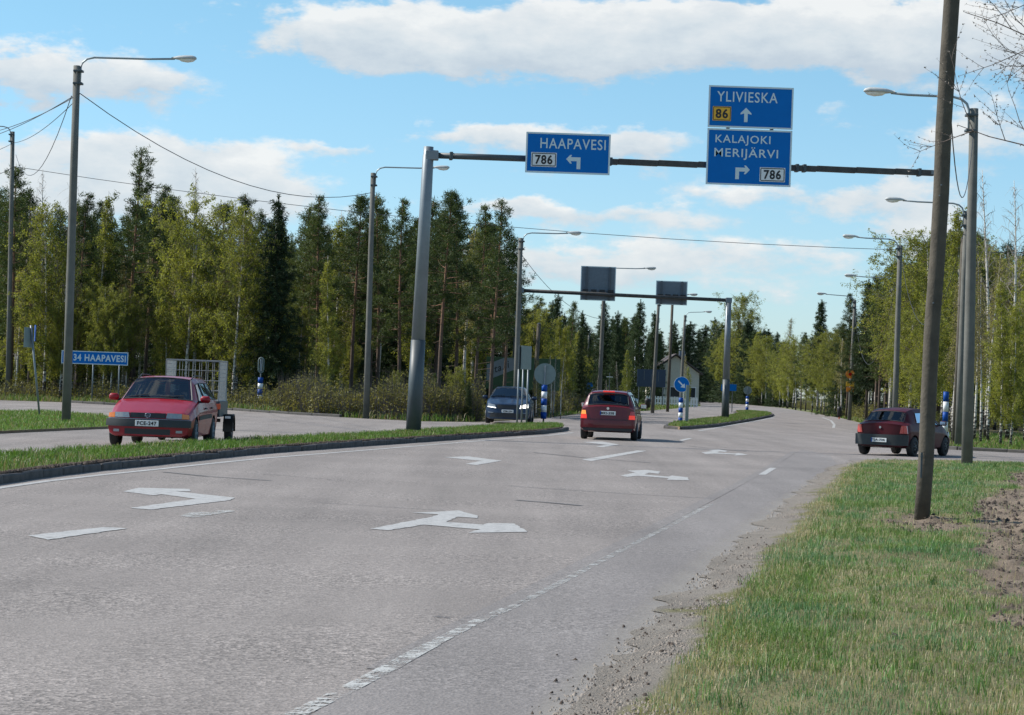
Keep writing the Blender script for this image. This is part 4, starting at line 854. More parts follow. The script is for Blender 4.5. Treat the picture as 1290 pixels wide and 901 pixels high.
cable([AT(1198, 150, 27.5), AT(1226, 172, 51.6)], 'slack cable looping from the wooden pole to the near right lamp', .008, 1.15)
cable([AT(1214, 292, 79.5), AT(1136, 330, 101)], 'cable between the second right lamp and the one behind the hatchback', .011, 3.)
cable([AT(1134, 330, 101), AT(1077, 395, 158)], 'slack cable between the two far right lamps', .014, 4.0)

# ------------------------------------------------------------------ trees
def tri_cloud(C, n, rad_, size, flat=1., seed=None, up=None):
    """n small triangles spread round each centre"""
    C = np.repeat(np.asarray(C, float), n, axis=0); N = len(C); R_ = np.repeat(np.broadcast_to(np.asarray(rad_, float), (N//n,)), n)
    d = RNG.normal(size=(N, 3)); d /= np.linalg.norm(d, axis=1)[:, None]; p = C+d*(R_*RNG.random(N)**.5)[:, None]*np.array([1, 1, flat])
    a = RNG.normal(size=(N, 3)); a /= np.linalg.norm(a, axis=1)[:, None]; b_ = np.cross(a, RNG.normal(size=(N, 3))); b_ /= np.linalg.norm(b_, axis=1)[:, None]
    s_ = size*(.6+.8*RNG.random(N))[:, None]; V = np.stack([p-a*s_*.5-b_*s_*.28, p-a*s_*.5+b_*s_*.28, p+a*s_*.75], 1).reshape(-1, 3)
    return V, np.arange(N*3).reshape(-1, 3)
def needle_cloud(C, D, n, rad_, size):
    """long thin triangles radiating outwards from tuft centres with main direction D"""
    N = len(C)*n; Cc = np.repeat(np.asarray(C), n, 0); Dd = np.repeat(np.asarray(D), n, 0); d = RNG.normal(size=(N, 3)); d /= np.linalg.norm(d, axis=1)[:, None]; d = d*.85+Dd*.7; d /= np.linalg.norm(d, axis=1)[:, None]
    p = Cc+RNG.normal(size=(N, 3))*rad_*.45; L_ = size*(.6+.8*RNG.random(N))[:, None]; sd_ = np.cross(d, RNG.normal(size=(N, 3))); sd_ /= np.linalg.norm(sd_, axis=1)[:, None]
    V = np.stack([p-sd_*L_*.11, p+sd_*L_*.11, p+d*L_], 1).reshape(-1, 3); return V, np.arange(N*3).reshape(-1, 3)
def merge(L):
    V, Fc, o = [], [], 0
    for v, f in L: V.append(v); Fc.append(f+o); o += len(v)
    return np.concatenate(V), np.concatenate(Fc)
PROTO = {}
def trunk_pts(H, bend, n=7):
    ph = random.random()*6; return [Vector((bend*math.sin(ph+k/n*2.2)*k/n, bend*math.cos(ph*1.3+k/n*1.9)*k/n, H*k/n)) for k in range(n+1)]
def interp(P, t):
    q = t*(len(P)-1); i = min(int(q), len(P)-2); return P[i].lerp(P[i+1], q-i)
def proto_pine(key, H=14., base=.42, spread=1.9, seed=1, dense=1.):
    random.seed(seed); P = trunk_pts(H, .35); r0 = .15; m = MB(); m.tube(P, [r0*(1-.85*k/7) for k in range(8)], 8); C, D, SZ = [], [], []
    for k in range(int(9)):                                          # dead stubs
        t_ = random.uniform(.15, base+.1); a = random.random()*6.28; p = interp(P, t_); l_ = random.uniform(.4, 1.3); m.tube([p, p+Vector((math.cos(a)*l_, math.sin(a)*l_, random.uniform(-.25, .15)))], [.022, .008], 4, False)
    nb = int(38*dense)
    for k in range(nb):
        u = k/(nb-1); t_ = base+(1-base)*u**.9*.97; p = interp(P, t_); a = k*2.4+random.uniform(-.5, .5)
        env = spread*((1-u)*.96+.04)**.85*(.6+.4*min(1, u*5))*random.uniform(.45, 1.3); rise = random.uniform(-.05, .35)+.5*u
        e = p+Vector((math.cos(a)*env, math.sin(a)*env, rise*env*.7)); mid = p.lerp(e, .55)+Vector((0, 0, -.06*env)); m.tube([p, mid, e], [.03*(1-u*.6), .02, .008], 4, False)
        for j in range(int(3+env*4)):
            f = random.uniform(.40, 1.05); c_ = p.lerp(e, f)+Vector((random.gauss(0, .20), random.gauss(0, .20), random.gauss(.06, .12)))*(.5+f*.7); C.append(c_); dd = Vector((math.cos(a), math.sin(a), .9)).normalized(); D.append(dd)
    top = P[-1]
    for j in range(5): C.append(top+Vector((random.gauss(0, .07), random.gauss(0, .07), random.uniform(-.9, .1)))); D.append((0, 0, 1))
    V, Fc = needle_cloud(np.array([c_[:] for c_ in C]), np.array([tuple(d) for d in D]), 44, .25, .18)
    PROTO[key] = (mesh_data('trunk', m), mesh_np('crown', V, Fc, M['pineleaf']), 'trunk', 'crown', H, M['pine'])
def mesh_data(name, mb, mat=None):
    me = bpy.data.meshes.new(name); me.from_pydata([tuple(v) for v in mb.v], [], mb.f); me.polygons.foreach_set('use_smooth', [True]*len(me.polygons)); me.update(); return me
def mesh_np(name, V, Fc, mat):
    me = bpy.data.meshes.new(name); nv, nf, k = len(V), len(Fc), Fc.shape[1]; me.vertices.add(nv); me.vertices.foreach_set('co', V.astype(np.float32).ravel()); me.loops.add(nf*k); me.loops.foreach_set('vertex_index', Fc.astype(np.int32).ravel())
    me.polygons.add(nf); me.polygons.foreach_set('loop_start', (np.arange(nf)*k).astype(np.int32)); me.polygons.foreach_set('loop_total', np.full(nf, k, np.int32)); me.update(calc_edges=True); me.materials.append(mat); return me
def proto_spruce(key, H=14., spread=2.1, seed=1, base=.04):
    random.seed(seed); P = trunk_pts(H, .12); m = MB(); m.tube(P, [.16*(1-.9*k/7) for k in range(8)], 8); C, D = [], []
    nb = 120
    for k in range(nb):
        u = k/(nb-1); t_ = base+(1-base)*u*.97; p = interp(P, t_); a = k*2.399+random.uniform(-.4, .4); env = spread*(1-u)**.85*random.uniform(.7, 1.12)+.12
        droop = -.32+.5*u+random.uniform(-.1, .1); e = p+Vector((math.cos(a)*env, math.sin(a)*env, droop*env)); m.tube([p, e], [.02, .006], 3, False)
        n = int(3+env*7)
        for j in range(n):
            f = (j+.6)/n; w_ = .16+.10*env*(1-abs(f-.5)); c_ = p.lerp(e, f)+Vector((random.gauss(0, w_), random.gauss(0, w_), random.gauss(-.06, .09))); C.append(c_); D.append(Vector((math.cos(a), math.sin(a), -.25)).normalized())
    V, Fc = needle_cloud(np.array([c_[:] for c_ in C]), np.array([tuple(d) for d in D]), 24, .19, .22); V2, F2 = needle_cloud(np.array([tuple(P[-1]-Vector((0, 0, q*.14))) for q in range(6)]), np.tile([0, 0, 1.], (6, 1)), 12, .05, .22)
    V, Fc = merge([(V, Fc), (V2, F2)]); PROTO[key] = (mesh_data('trunk', m), mesh_np('crown', V, Fc, M['spruceleaf']), 'trunk', 'crown', H, M['sprucebark'])
def proto_birch(key, H=13., spread=1.7, seed=1, base=.22, leaf=.085, n_per=26, mat='birchleaf', bark='birch', bare=False, nb=70, rnd=False):
    random.seed(seed); P = trunk_pts(H, .4, 9); m = MB(); m.tube(P, [.11*(1-.93*k/9)+.004 for k in range(10)], 8); C, R_ = [], []; tw = MB()
    for k in range(nb):
        u = k/(nb-1); t_ = base+(1-base)*u*.96; p = interp(P, t_); a = k*2.4+random.uniform(-.6, .6)
        env = spread*((1-u)*.97+.03)**.75*(.6+.4*min(1, u*3.2))*random.uniform(.4, 1.25)*(1+.3*math.cos(a+t_*7))
        if rnd: env = spread*(math.sin(math.pi*min(1, .10+.86*u**.8))**.8+.05)*random.uniform(.45, 1.2)*(1+.25*math.cos(a*1.3+t_*5+seed))
        up_ = random.uniform(.7, 1.3)
        e = p+Vector((math.cos(a)*env, math.sin(a)*env, up_*env)); mid = p.lerp(e, .5)+Vector((0, 0, .12*env)); tw.tube([p, mid, e], [.022*(1-.6*u), .013, .004], 4, False)
        for j in range(int(5+env*5)):
            f = random.uniform(.3, 1.0); q = (p.lerp(mid, f*2) if f < .5 else mid.lerp(e, f*2-1)); o_ = Vector((random.gauss(0, .28), random.gauss(0, .28), random.uniform(-1.0, .35)))*(.5+.6*env/spread)
            tw.tube([q, q+o_*.6+Vector((0, 0, .08)), q+o_], [.007, .005, .003], 3, False)
            for h_ in (.35, .7, 1.05):
                if random.random() < .92-.45*u: C.append(q+o_*h_); R_.append(.22)
    if bare:
        V, Fc = None, None; PROTO[key] = (mesh_data('trunk', m), mesh_data('branches', tw), 'trunk', 'branches', H, M[bark]); PROTO[key][1].materials.append(M[mat]); return
    V, Fc = tri_cloud(np.array([c_[:] for c_ in C]), n_per//3+1, np.array(R_), leaf*1.35); PROTO[key] = (mesh_data('trunk', m), mesh_np('crown', V, Fc, M[mat]), 'trunk', 'crown', H, M[bark], mesh_data('branches', tw))
    PROTO[key][6].materials.append(M['twig'])
for i in range(4): proto_pine('pine%d' % i, 14, .30+.06*i, 2.0+.12*i, 20+i, 1.25)
proto_pine('pinetall', 14, .30, 1.9, 31, 1.25)
for i in range(3): proto_spruce('spruce%d' % i, 14, 2.0+.25*i, 40+i)
proto_spruce('sprucefar0', 14, 2.3, 47); proto_spruce('sprucehigh', 14, 1.75, 48, .26)
for i in range(4): proto_birch('birch%d' % i, 13, 1.75+.2*i, 50+i, .08+.05*i, .075, 33)
for i in range(3): proto_birch('birchround%d' % i, 12, 2.5+.25*i, 80+i, .12+.06*i, .075, 30, nb=84, rnd=True)
for i in range(2): proto_birch('thin%d' % i, 13, 1.3, 60+i, .35, .07, 6, 'budleaf')
proto_birch('larch0', 12, 1.3, 66, .15, .10, 18, 'larch', 'sprucebark')
for i in range(2): proto_birch('bare%d' % i, 13, 1.5, 70+i, .3, mat='twigpale', bare=True, nb=46)
BASE = {}
for k, v in PROTO.items(): v[0].materials.append(v[5])
def dmin(pxx): y_ = np.interp(pxx, [868, 920, 985, 1020, 1060, 1085, 1115, 1150], [504.5, 508, 514, 519.5, 527, 533, 542, 556]); return float(CH*F/(y_-HZ(pxx))*1.04+2)
def tree(kind, pxx, pytop, d, label, group=None, zb=-.05, widen=1., name=None):
    if 868 < pxx < 1100: d = max(d, dmin(pxx)+random.uniform(0, 12))
    v = PROTO[kind]; t = AT(pxx, pytop, d); H_ = t.z-zb; s_ = H_/v[4]
    nm = name or {'pine': 'pine_tree', 'spru': 'spruce_tree', 'birc': 'birch_tree', 'thin': 'birch_tree', 'bare': 'bare_birch_tree', 'larc': 'larch_tree'}[kind[:4]]
    root = empty(nm, (AT(pxx, 500, d).x, d, zb), random.random()*6.28, label, 'tree', group); wv = s_*widen; root.scale = (wv, wv, s_)
    for me, n_ in ((v[0], v[2]), (v[1], v[3]))+(((v[6], 'branches'),) if len(v) > 6 else ()):
        o = bpy.data.objects.new(n_, me); COL.objects.link(o); o.parent = root
    return root
random.seed(11)
# left forest, front row by hand
FR = [('pine0', 12, 208, 121, 'dark pine at the left edge behind the tall lamp pole'), ('pine2', 36, 243, 128, 'dark pine just right of the left edge lamp pole'), ('birchround0', 55, 262, 119, 'pale green birch between the two leftmost lamp poles'),
 ('bare0', 48, 212, 124, 'bare-topped birch with white trunk left of the near lamp pole'), ('bare1', 78, 222, 119, 'bare-topped birch partly behind the near left lamp pole'), ('birch0', 118, 240, 120, 'olive green birch above the blue distance sign'), ('pinetall', 161, 191, 121, 'tallest pine of the left forest with reddish trunk behind the distance sign'),
 ('pine1', 196, 236, 130, 'dark pine right of the tallest left pine'), ('pine3', 215, 246, 133, 'dark pine behind the bare birch top'), ('bare0', 243, 212, 121, 'bare-topped birch above the maroon estate car and trailer'), ('birchround2', 232, 258, 117, 'pale green birch above the trailer cage'), ('birchround0', 293, 266, 114, 'bright yellow-green birch right of the trailer'),
 ('spruce1', 344, 246, 114, 'dark broad spruce reaching the ground behind the oval hoop post'), ('pine0', 304, 246, 131, 'pine top showing behind the bright yellow-green birch'), ('pine1', 399, 250, 124, 'pine standing right of the dark broad spruce'), ('birch0', 413, 322, 112, 'small green birch left of the second lamp pole'),
 ('pine2', 376, 262, 128, 'slim pine right behind the dark broad spruce'), ('pine3', 442, 246, 120, 'pine directly left of the second lamp pole'), ('pine0', 474, 245, 121, 'pine directly right of the second lamp pole'), ('pine1', 503, 254, 116, 'pine left of the near gantry post'), ('pine2', 528, 254, 124, 'pine behind the near gantry post'),
 ('pine3', 553, 240, 113, 'pine right of the near gantry post'), ('pine0', 573, 252, 118, 'second pine right of the near gantry post'), ('pinetall', 618, 256, 109, 'dense pine at the right end of the left forest'), ('pine1', 598, 262, 116, 'pine left of the dense end pine'), ('pine2', 635, 300, 112, 'lower pine beside the far gantry left post'),
 ('pine3', 268, 256, 119, 'dark pine between the bare birch and the bright birch'), ('pine1', 98, 246, 123, 'dark pine just right of the near left lamp pole'), ('pine2', 325, 268, 120, 'dark pine left of the broad dark spruce'),
 ('spruce0', 462, 478, 98, 'knee-high spruce sapling in the brush by the second left lamp'), ('pine0', 548, 470, 97, 'young pine in the brush right of the near gantry post'), ('birchround1', 575, 462, 98, 'young green birch bush left of the dark blue car'), ('birchround0', 498, 468, 99, 'young birch bush left of the near gantry post'), ('birchround2', 392, 478, 104, 'yellow-green bush in the middle of the brush'), ('spruce1', 590, 480, 97, 'small spruce beside the dark blue car')]
for k, x, y, d, lb in FR: tree(k, x, y, d, lb, 'trees of the left forest')
# the rows behind
LMK = [(-70, 'beyond the left edge'), (15, 'behind the tall left-edge lamp pole'), (50, 'above the leaning street name sign'), (88, 'behind the near left lamp pole'), (122, 'above the blue distance sign'), (161, 'behind the tallest left pine'), (195, 'above the red estate car'), (230, 'above the left half of the trailer cage'), (262, 'above the right half of the trailer cage'), (295, 'above the trailer wheel'), (327, 'above the oval hoop post'), (350, 'behind the broad dark spruce'),
  (385, 'right of the broad dark spruce'), (425, 'left of the second left lamp'), (465, 'behind the second left lamp'), (497, 'between second lamp and gantry post'), (530, 'behind the near gantry post'), (560, 'right of the near gantry post'), (590, 'above the dense brush'), (620, 'above the dark blue car'), (652, 'behind the far gantry left post'), (680, 'under the far gantry beam left end'), (705, 'left of the wider sign back'), (735, 'under left half of the wider sign back'), (760, 'under right half of the wider sign back'),
  (785, 'between the two grey sign backs'), (806, 'above the three flagpoles'), (830, 'under the smaller sign back'), (855, 'above the keep-right arrow'), (880, 'left of the grey-roofed house'), (900, 'above the grey-roofed house'), (917, 'behind the far gantry right post'), (935, 'right of the far gantry right post'), (960, 'over the far island tip'), (985, 'where the road disappears'), (1010, 'at the start of the bend'), (1040, 'outside the bend'), (1070, 'behind the orange signs pole'), (1098, 'above the hatchback roof'), (1130, 'behind the lamp pair by the hatchback'),
  (1155, 'above the hatchback bonnet'), (1185, 'behind the leaning wooden pole'), (1215, 'behind the near right lamp pole'), (1245, 'above the white trunks'), (1275, 'at the right edge'), (1320, 'beyond the right edge')]
def fill(n, xs, tops, ds, kinds, label, group, widen=(1., 1.3), zb=-.05):
    for i in range(n):
        x = xs[0]+(xs[1]-xs[0])*(i+.5)/n+random.uniform(-.6, .6)*(xs[1]-xs[0])/n; yt = np.interp(x, [q[0] for q in tops], [q[1] for q in tops])+random.uniform(0, 26); d = random.uniform(*ds); k = random.choice(kinds)
        wh = min(LMK, key=lambda q: abs(q[0]-x))[1]; lab = {'pine': 'dark green pine', 'spru': 'dark pointed spruce', 'birc': 'pale green birch', 'thin': 'thin budding birch', 'bare': 'bare birch', 'larc': 'orange-tinted larch'}[k[:4]]
        tree(k, x, yt, d, ' '.join((lab+' '+label+' '+wh).split()[:16]), group, zb, random.uniform(*widen))
LT = [(-60, 215), (15, 232), (60, 258), (110, 250), (160, 240), (200, 250), (250, 278), (300, 265), (345, 270), (400, 268), (450, 262), (500, 268), (560, 262), (620, 275), (640, 320)]
fill(30, (-40, 630), LT, (126, 140), ['pine0', 'pine1', 'pine2', 'pine3', 'birch1', 'thin0'], 'in the second row', 'second-row trees of the left forest')
fill(34, (-60, 635), [(a, b+12) for a, b in LT], (142, 165), ['pine0', 'pine2', 'spruce0', 'spruce2', 'pine1'], 'deep in the forest', 'trees deep in the left forest', (1.1, 1.5))
fill(26, (-80, 630), [(a, b+26) for a, b in LT], (168, 200), ['spruce0', 'spruce1', 'spruce2'], 'at the forest back', 'trees at the back of the left forest', (1.4, 1.8))
fill(16, (30, 445), [(0, 380), (300, 340), (430, 400)], (116, 124), ['birchround0', 'birchround1', 'birch2', 'birchround2'], 'low at the forest edge', 'young birches along the left forest edge', (.8, 1.1))
fill(11, (0, 230), [(0, 330), (110, 300), (230, 330)], (118, 126), ['thin0', 'thin1', 'bare1', 'thin0', 'birch0'], 'with slender stem', 'slender birches by the distance sign')
# centre, far
CT = [(640, 395), (665, 372), (690, 376), (705, 372), (730, 390), (745, 400), (765, 375), (785, 392), (803, 385), (820, 400), (850, 402), (870, 398), (900, 395), (940, 400), (985, 415)]
FC = [('birchround2', 672, 392, 150, 'bright green birch right of the far gantry left post'), ('spruce0', 700, 370, 215, 'dark spruce top left of the wider sign back'), ('pine0', 716, 380, 210, 'pine below the left side of the wider sign back'), ('spruce2', 757, 380, 260, 'spruce directly below the wider sign back'), ('spruce1', 731, 392, 250, 'spruce left of the lamp behind the wider sign back'),
 ('spruce0', 776, 392, 255, 'spruce right of the lamp behind the wider sign back'), ('spruce2', 802, 378, 280, 'spruce above the three flagpoles'), ('spruce1', 822, 392, 270, 'spruce left of the smaller sign back'), ('birch1', 790, 440, 230, 'small green birch left of the flagpoles'), ('larch0', 884, 425, 262, 'orange-tinted larch left of the grey-roofed house'),
 ('thin0', 861, 446, 240, 'thin tree before the cream house gable'), ('birch1', 867, 462, 246, 'small birch at the right end of the white fence'), ('birchround1', 931, 372, 175, 'tall pale birch right of the far gantry right post'), ('thin1', 902, 410, 240, 'grey budding tree before the grey-roofed house'), ('birch2', 958, 415, 190, 'pale birch left of the birch pair at the bend'), ('thin0', 992, 398, 200, 'budding birch with thin top at the road bend'), ('sprucehigh', 1030, 378, 205, 'dark spruce at the left end of the right-hand forest'), ('birch1', 1048, 412, 185, 'pale birch left of the orange signs pole')]
for k, x, y, d, lb in FC: tree(k, x, y, d, lb, 'trees beyond the junction')
fill(30, (645, 990), CT, (305, 345), ['spruce0', 'spruce1', 'spruce2', 'pine1'], 'in the far forest', 'far forest trees', (1.1, 1.5))
fill(26, (640, 1000), [(a, b+5) for a, b in CT], (360, 410), ['spruce0', 'spruce1', 'sprucefar0'], 'in the far back row', 'backmost far forest trees', (1.6, 2.2))
fill(12, (650, 745), [(650, 400), (700, 395), (745, 425)], (135, 190), ['birch1', 'pine2', 'birch2', 'spruce0'], 'past the green billboard', 'trees right of the billboard')
fill(4, (676, 716), [(676, 440), (716, 445)], (112, 118), ['bare0', 'bare1', 'thin0'], 'slim before the green billboard', 'slim trees before the billboard', (.8, 1.))
fill(7, (690, 780), [(690, 445), (780, 455)], (170, 215), ['bare0', 'bare1'], 'leafless and small', 'small leafless trees beyond the junction')
fill(8, (868, 928), [(868, 428), (928, 415)], (215, 255), ['thin0', 'thin1', 'birch0', 'thin1'], 'before the grey-roofed house', 'thin trees before the grey-roofed house')
fill(34, (905, 1100), [(905, 408), (925, 410), (980, 425), (1030, 405), (1100, 420)], (165, 200), ['birchround0', 'birchround1', 'birchround2', 'thin0', 'pine1', 'birch3'], 'along the road bend', 'trees along the outer bend', (1., 1.3))
# right forest
RT = [(1030, 390), (1060, 372), (1090, 350), (1110, 335), (1140, 320), (1170, 292), (1200, 282), (1230, 292), (1260, 300), (1330, 300)]
FRR = [('pine1', 1064, 372, 175, 'pine behind the orange signs pole'), ('sprucehigh', 1092, 352, 150, 'dark spruce left of the lamps behind the hatchback'), ('pine0', 1108, 347, 142, 'dark pine left of the thinner right street lamp'), ('pine3', 1122, 330, 140, 'dark pine behind the lamps by the hatchback'), ('thin0', 1103, 395, 162, 'olive budding tree above the maroon hatchback'), ('birchround0', 1160, 296, 112, 'big light green birch between the lamp poles and the leaning pole'),
 ('birchround1', 1146, 335, 116, 'light green birch left of the big light green birch'), ('birch1', 1200, 258, 108, 'tall birch right behind the leaning wooden pole'), ('bare0', 1243, 214, 98, 'bare white birch right of the near right lamp'), ('bare1', 1270, 228, 95, 'bare birch with spreading twigs at the right edge'), ('pine2', 1222, 300, 118, 'brownish pine behind the near right lamp'), ('birchround0', 1292, 365, 92, 'light green birch at the right edge'),
 ('birchround1', 1262, 390, 99, 'low light green birch beside the roadside stumps at right'), ('birchround2', 1172, 395, 106, 'low leafy birch behind the tall banded post')]
for k, x, y, d, lb in FRR: tree(k, x, y, d, lb, 'trees of the right forest', widen=1.1 if k[:4] == 'birc' else 1.05)
fill(24, (1100, 1330), RT, (145, 175), ['pine0', 'pine2', 'sprucehigh', 'birch1', 'birch2', 'pine1'], 'behind the front row', 'second-row trees of the right forest', (1.1, 1.4))
fill(18, (1118, 1340), [(a, b+15) for a, b in RT], (122, 140), ['birchround0', 'birch3', 'thin0', 'thin1', 'bare0', 'birchround2'], 'in the middle row', 'middle-row birches of the right forest', (1.1, 1.4))
fill(20, (1040, 1340), [(a, b+25) for a, b in RT], (180, 210), ['spruce0', 'spruce1', 'pine1'], 'in the back row', 'trees at the back of the right forest', (1.4, 1.8))
_seen = {}
for o in list(COL.objects):
    if o.get('category') == 'tree' and o.get('group'): _seen.setdefault(o['label'], []).append(o)
for lb, L_ in _seen.items():
    if len(L_) > 1:
        L_.sort(key=lambda o: o.location.x/o.location.y)
        for i, o in enumerate(L_):
            w_ = 'leftmost' if i == 0 else 'rightmost' if i == len(L_)-1 else ('second', 'third', 'fourth', 'fifth', 'sixth')[min(i-1, 4)]; o['label'] = ' '.join((w_+' '+lb).split()[:16])
# white trunks by the side road
for x, yb, yt, d, lb in ((1229, 549, 330, 92.5, 'white birch trunk nearest to the right lamp pole'), (1237, 557, 350, 86.5, 'second white birch trunk right of the lamp pole'), (1246, 551, 320, 91, 'third white birch trunk right of the lamp pole'), (1262, 563, 350, 82.5, 'birch with dark lower trunk near the right edge'), (1275, 564, 380, 82, 'dark-based birch trunk closest to the right edge'), (1201, 556, 350, 87, 'white birch trunk between pole and banded post'), (1168, 548, 380, 95, 'birch trunk left behind the leaning pole')):
    tree('birch1' if x in (1262, 1275, 1168) else 'thin1', x, yt, d, lb, 'birches by the side road')
# undergrowth: brush along the forest edges (uncountable)
def brush(name, line, dpt, hgt, n, mat, leafsz, label, twn=1600):
    P = px(line, -.05); seg = [0.]
    for a, b_ in zip(P, P[1:]): seg.append(seg[-1]+(b_-a).length)
    s_ = RNG.random(n)*seg[-1]; X = np.interp(s_, seg, [p.x for p in P]); Y = np.interp(s_, seg, [p.y for p in P])+RNG.random(n)**1.5*dpt; hh_ = hgt*(.15+1.0*fbm(X, Y, .55, 61)**1.4)*(.5+.7*RNG.random(n)); C = np.stack([X, Y, hh_*RNG.random(n)**.8], -1)
    V, Fc = tri_cloud(C, 9, .28, leafsz); m = MB(); tw_v, tw_f = [], []
    k = RNG.choice(n, min(n, twn), False); a = RNG.random(len(k))*6.28; l_ = .35*RNG.random(len(k)); b0 = np.stack([X[k], Y[k], np.full(len(k), -.05)], -1); t0 = np.stack([X[k]+np.cos(a)*l_, Y[k]+np.sin(a)*l_, hh_[k]*1.1+.2], -1); w_ = .014
    V2 = np.stack([b0+[w_, 0, 0], b0-[w_, 0, 0], t0], 1).reshape(-1, 3); F2 = np.arange(len(k)*3).reshape(-1, 3)
    o = mesh_np(name, V, Fc, M[mat]); ob = bpy.data.objects.new(name, o); COL.objects.link(ob); setp(ob, label, 'undergrowth', None, 'stuff')
    o2 = mesh_np(name+'_stems', V2, F2, M['twig']); ob2 = bpy.data.objects.new('undergrowth_stems', o2); COL.objects.link(ob2); setp(ob2, 'thin stems standing in the '+label, 'undergrowth', None, 'stuff')
brush('undergrowth', [(-80, 500), (0, 503), (80, 505), (150, 509), (230, 512), (290, 515), (345, 519)], 8, 1.5, 3200, 'bushleaf', .085, 'low olive brush along the left forest edge')
brush('undergrowth', [(350, 521), (400, 525), (460, 527), (530, 530.3), (606, 531)], 6, 2.2, 4600, 'bushleaf', .085, 'dense brown-green brush between the forest and the side road', 3200)
brush('undergrowth', [(676, 526), (700, 523), (735, 519), (740, 516)], 9, 1.5, 1800, 'bushleaf', .10, 'brush beyond the round sign back at the junction')
brush('undergrowth', [(925, 504), (985, 511.5), (1040, 519), (1085, 529), (1130, 537), (1160, 543)], 9, 1.8, 3600, 'bushleaf', .11, 'brush below the trees on the right side of the bend')
brush('undergrowth', [(1170, 540), (1240, 540), (1400, 541)], 14, 1.3, 2200, 'bushleaf', .10, 'brush between the birches at the right')
brush('undergrowth', [(690, 508), (740, 506), (800, 504)], 20, 2.2, 1800, 'bushleaf', .16, 'far brush before the dark spruces')

# bare tree whose twigs reach in at the upper right
def near_bare_tree():
    random.seed(5); b = AT(1440, 760, 24); b.z = 0
    root = empty('bare_tree', b, 0, 'leafless tree reaching its thin twigs into the upper right corner', 'tree'); tr = MB(); br = MB()
    Pt = [Vector((0, 0, 0)), Vector((-.05, 0, 1.5)), Vector((-.02, .05, 3)), Vector((-.1, 0, 4.5)), Vector((.0, 0, 6))]; tr.tube(Pt, [.11, .095, .075, .05, .02], 8)
    bud = []
    def grow(p, d_, l_, r_, lev):
        q = p; pts = [p]; n = 5
        for k in range(n):
            d_ = (d_+Vector((random.gauss(0, .10), random.gauss(0, .10), random.gauss(.03, .09)))).normalized(); q = q+d_*l_/n; pts.append(q)
        br.tube(pts, [r_*(1-.7*k/n) for k in range(n+1)], 4, False); bud.extend(pts[1:])
        if lev > 0:
            for k in range(4 if lev > 1 else 6):
                f = random.uniform(.25, 1); i = min(int(f*n), n-1); a = random.choice((-1, 1))*random.uniform(.4, .9); e = Matrix.Rotation(a, 3, Vector((random.gauss(0, .3), 1, random.gauss(0, .3)))) @ d_; grow(pts[i].lerp(pts[i+1], .5), e, l_*random.uniform(.3, .55), r_*.5, lev-1)
    s = F/24
    for (sx_, sy_), (tx, ty), r_ in (((1400, 90), (1225, -12), .012), ((1400, 230), (1242, 118), .012), ((1380, 110), (1250, 40), .008), ((1400, 330), (1280, 205), .008), ((1410, 60), (1260, -40), .01)):
        p = AT(sx_, sy_, 24)-b; q = AT(tx, ty, 23.5)-b; Z = Vector((-.1, 0, max(1.5, p.z-1.0))); br.tube([Z, (Z+p)/2+Vector((0, 0, .1)), p], [r_*2.6, r_*2, r_*1.1], 5, False); grow(p, (q-p).normalized()+Vector((0, 0, -.10)), (q-p).length, r_, 2)
    tr.build('trunk', M['twig'], root, True); br.build('branches', M['twig'], root)
    C = np.array([tuple(p) for p in bud]); V, Fc = tri_cloud(C, 2, .02, .022); o = bpy.data.objects.new('buds', mesh_np('buds', V, Fc, M['twigpale'])); COL.objects.link(o); o.parent = root
near_bare_tree()

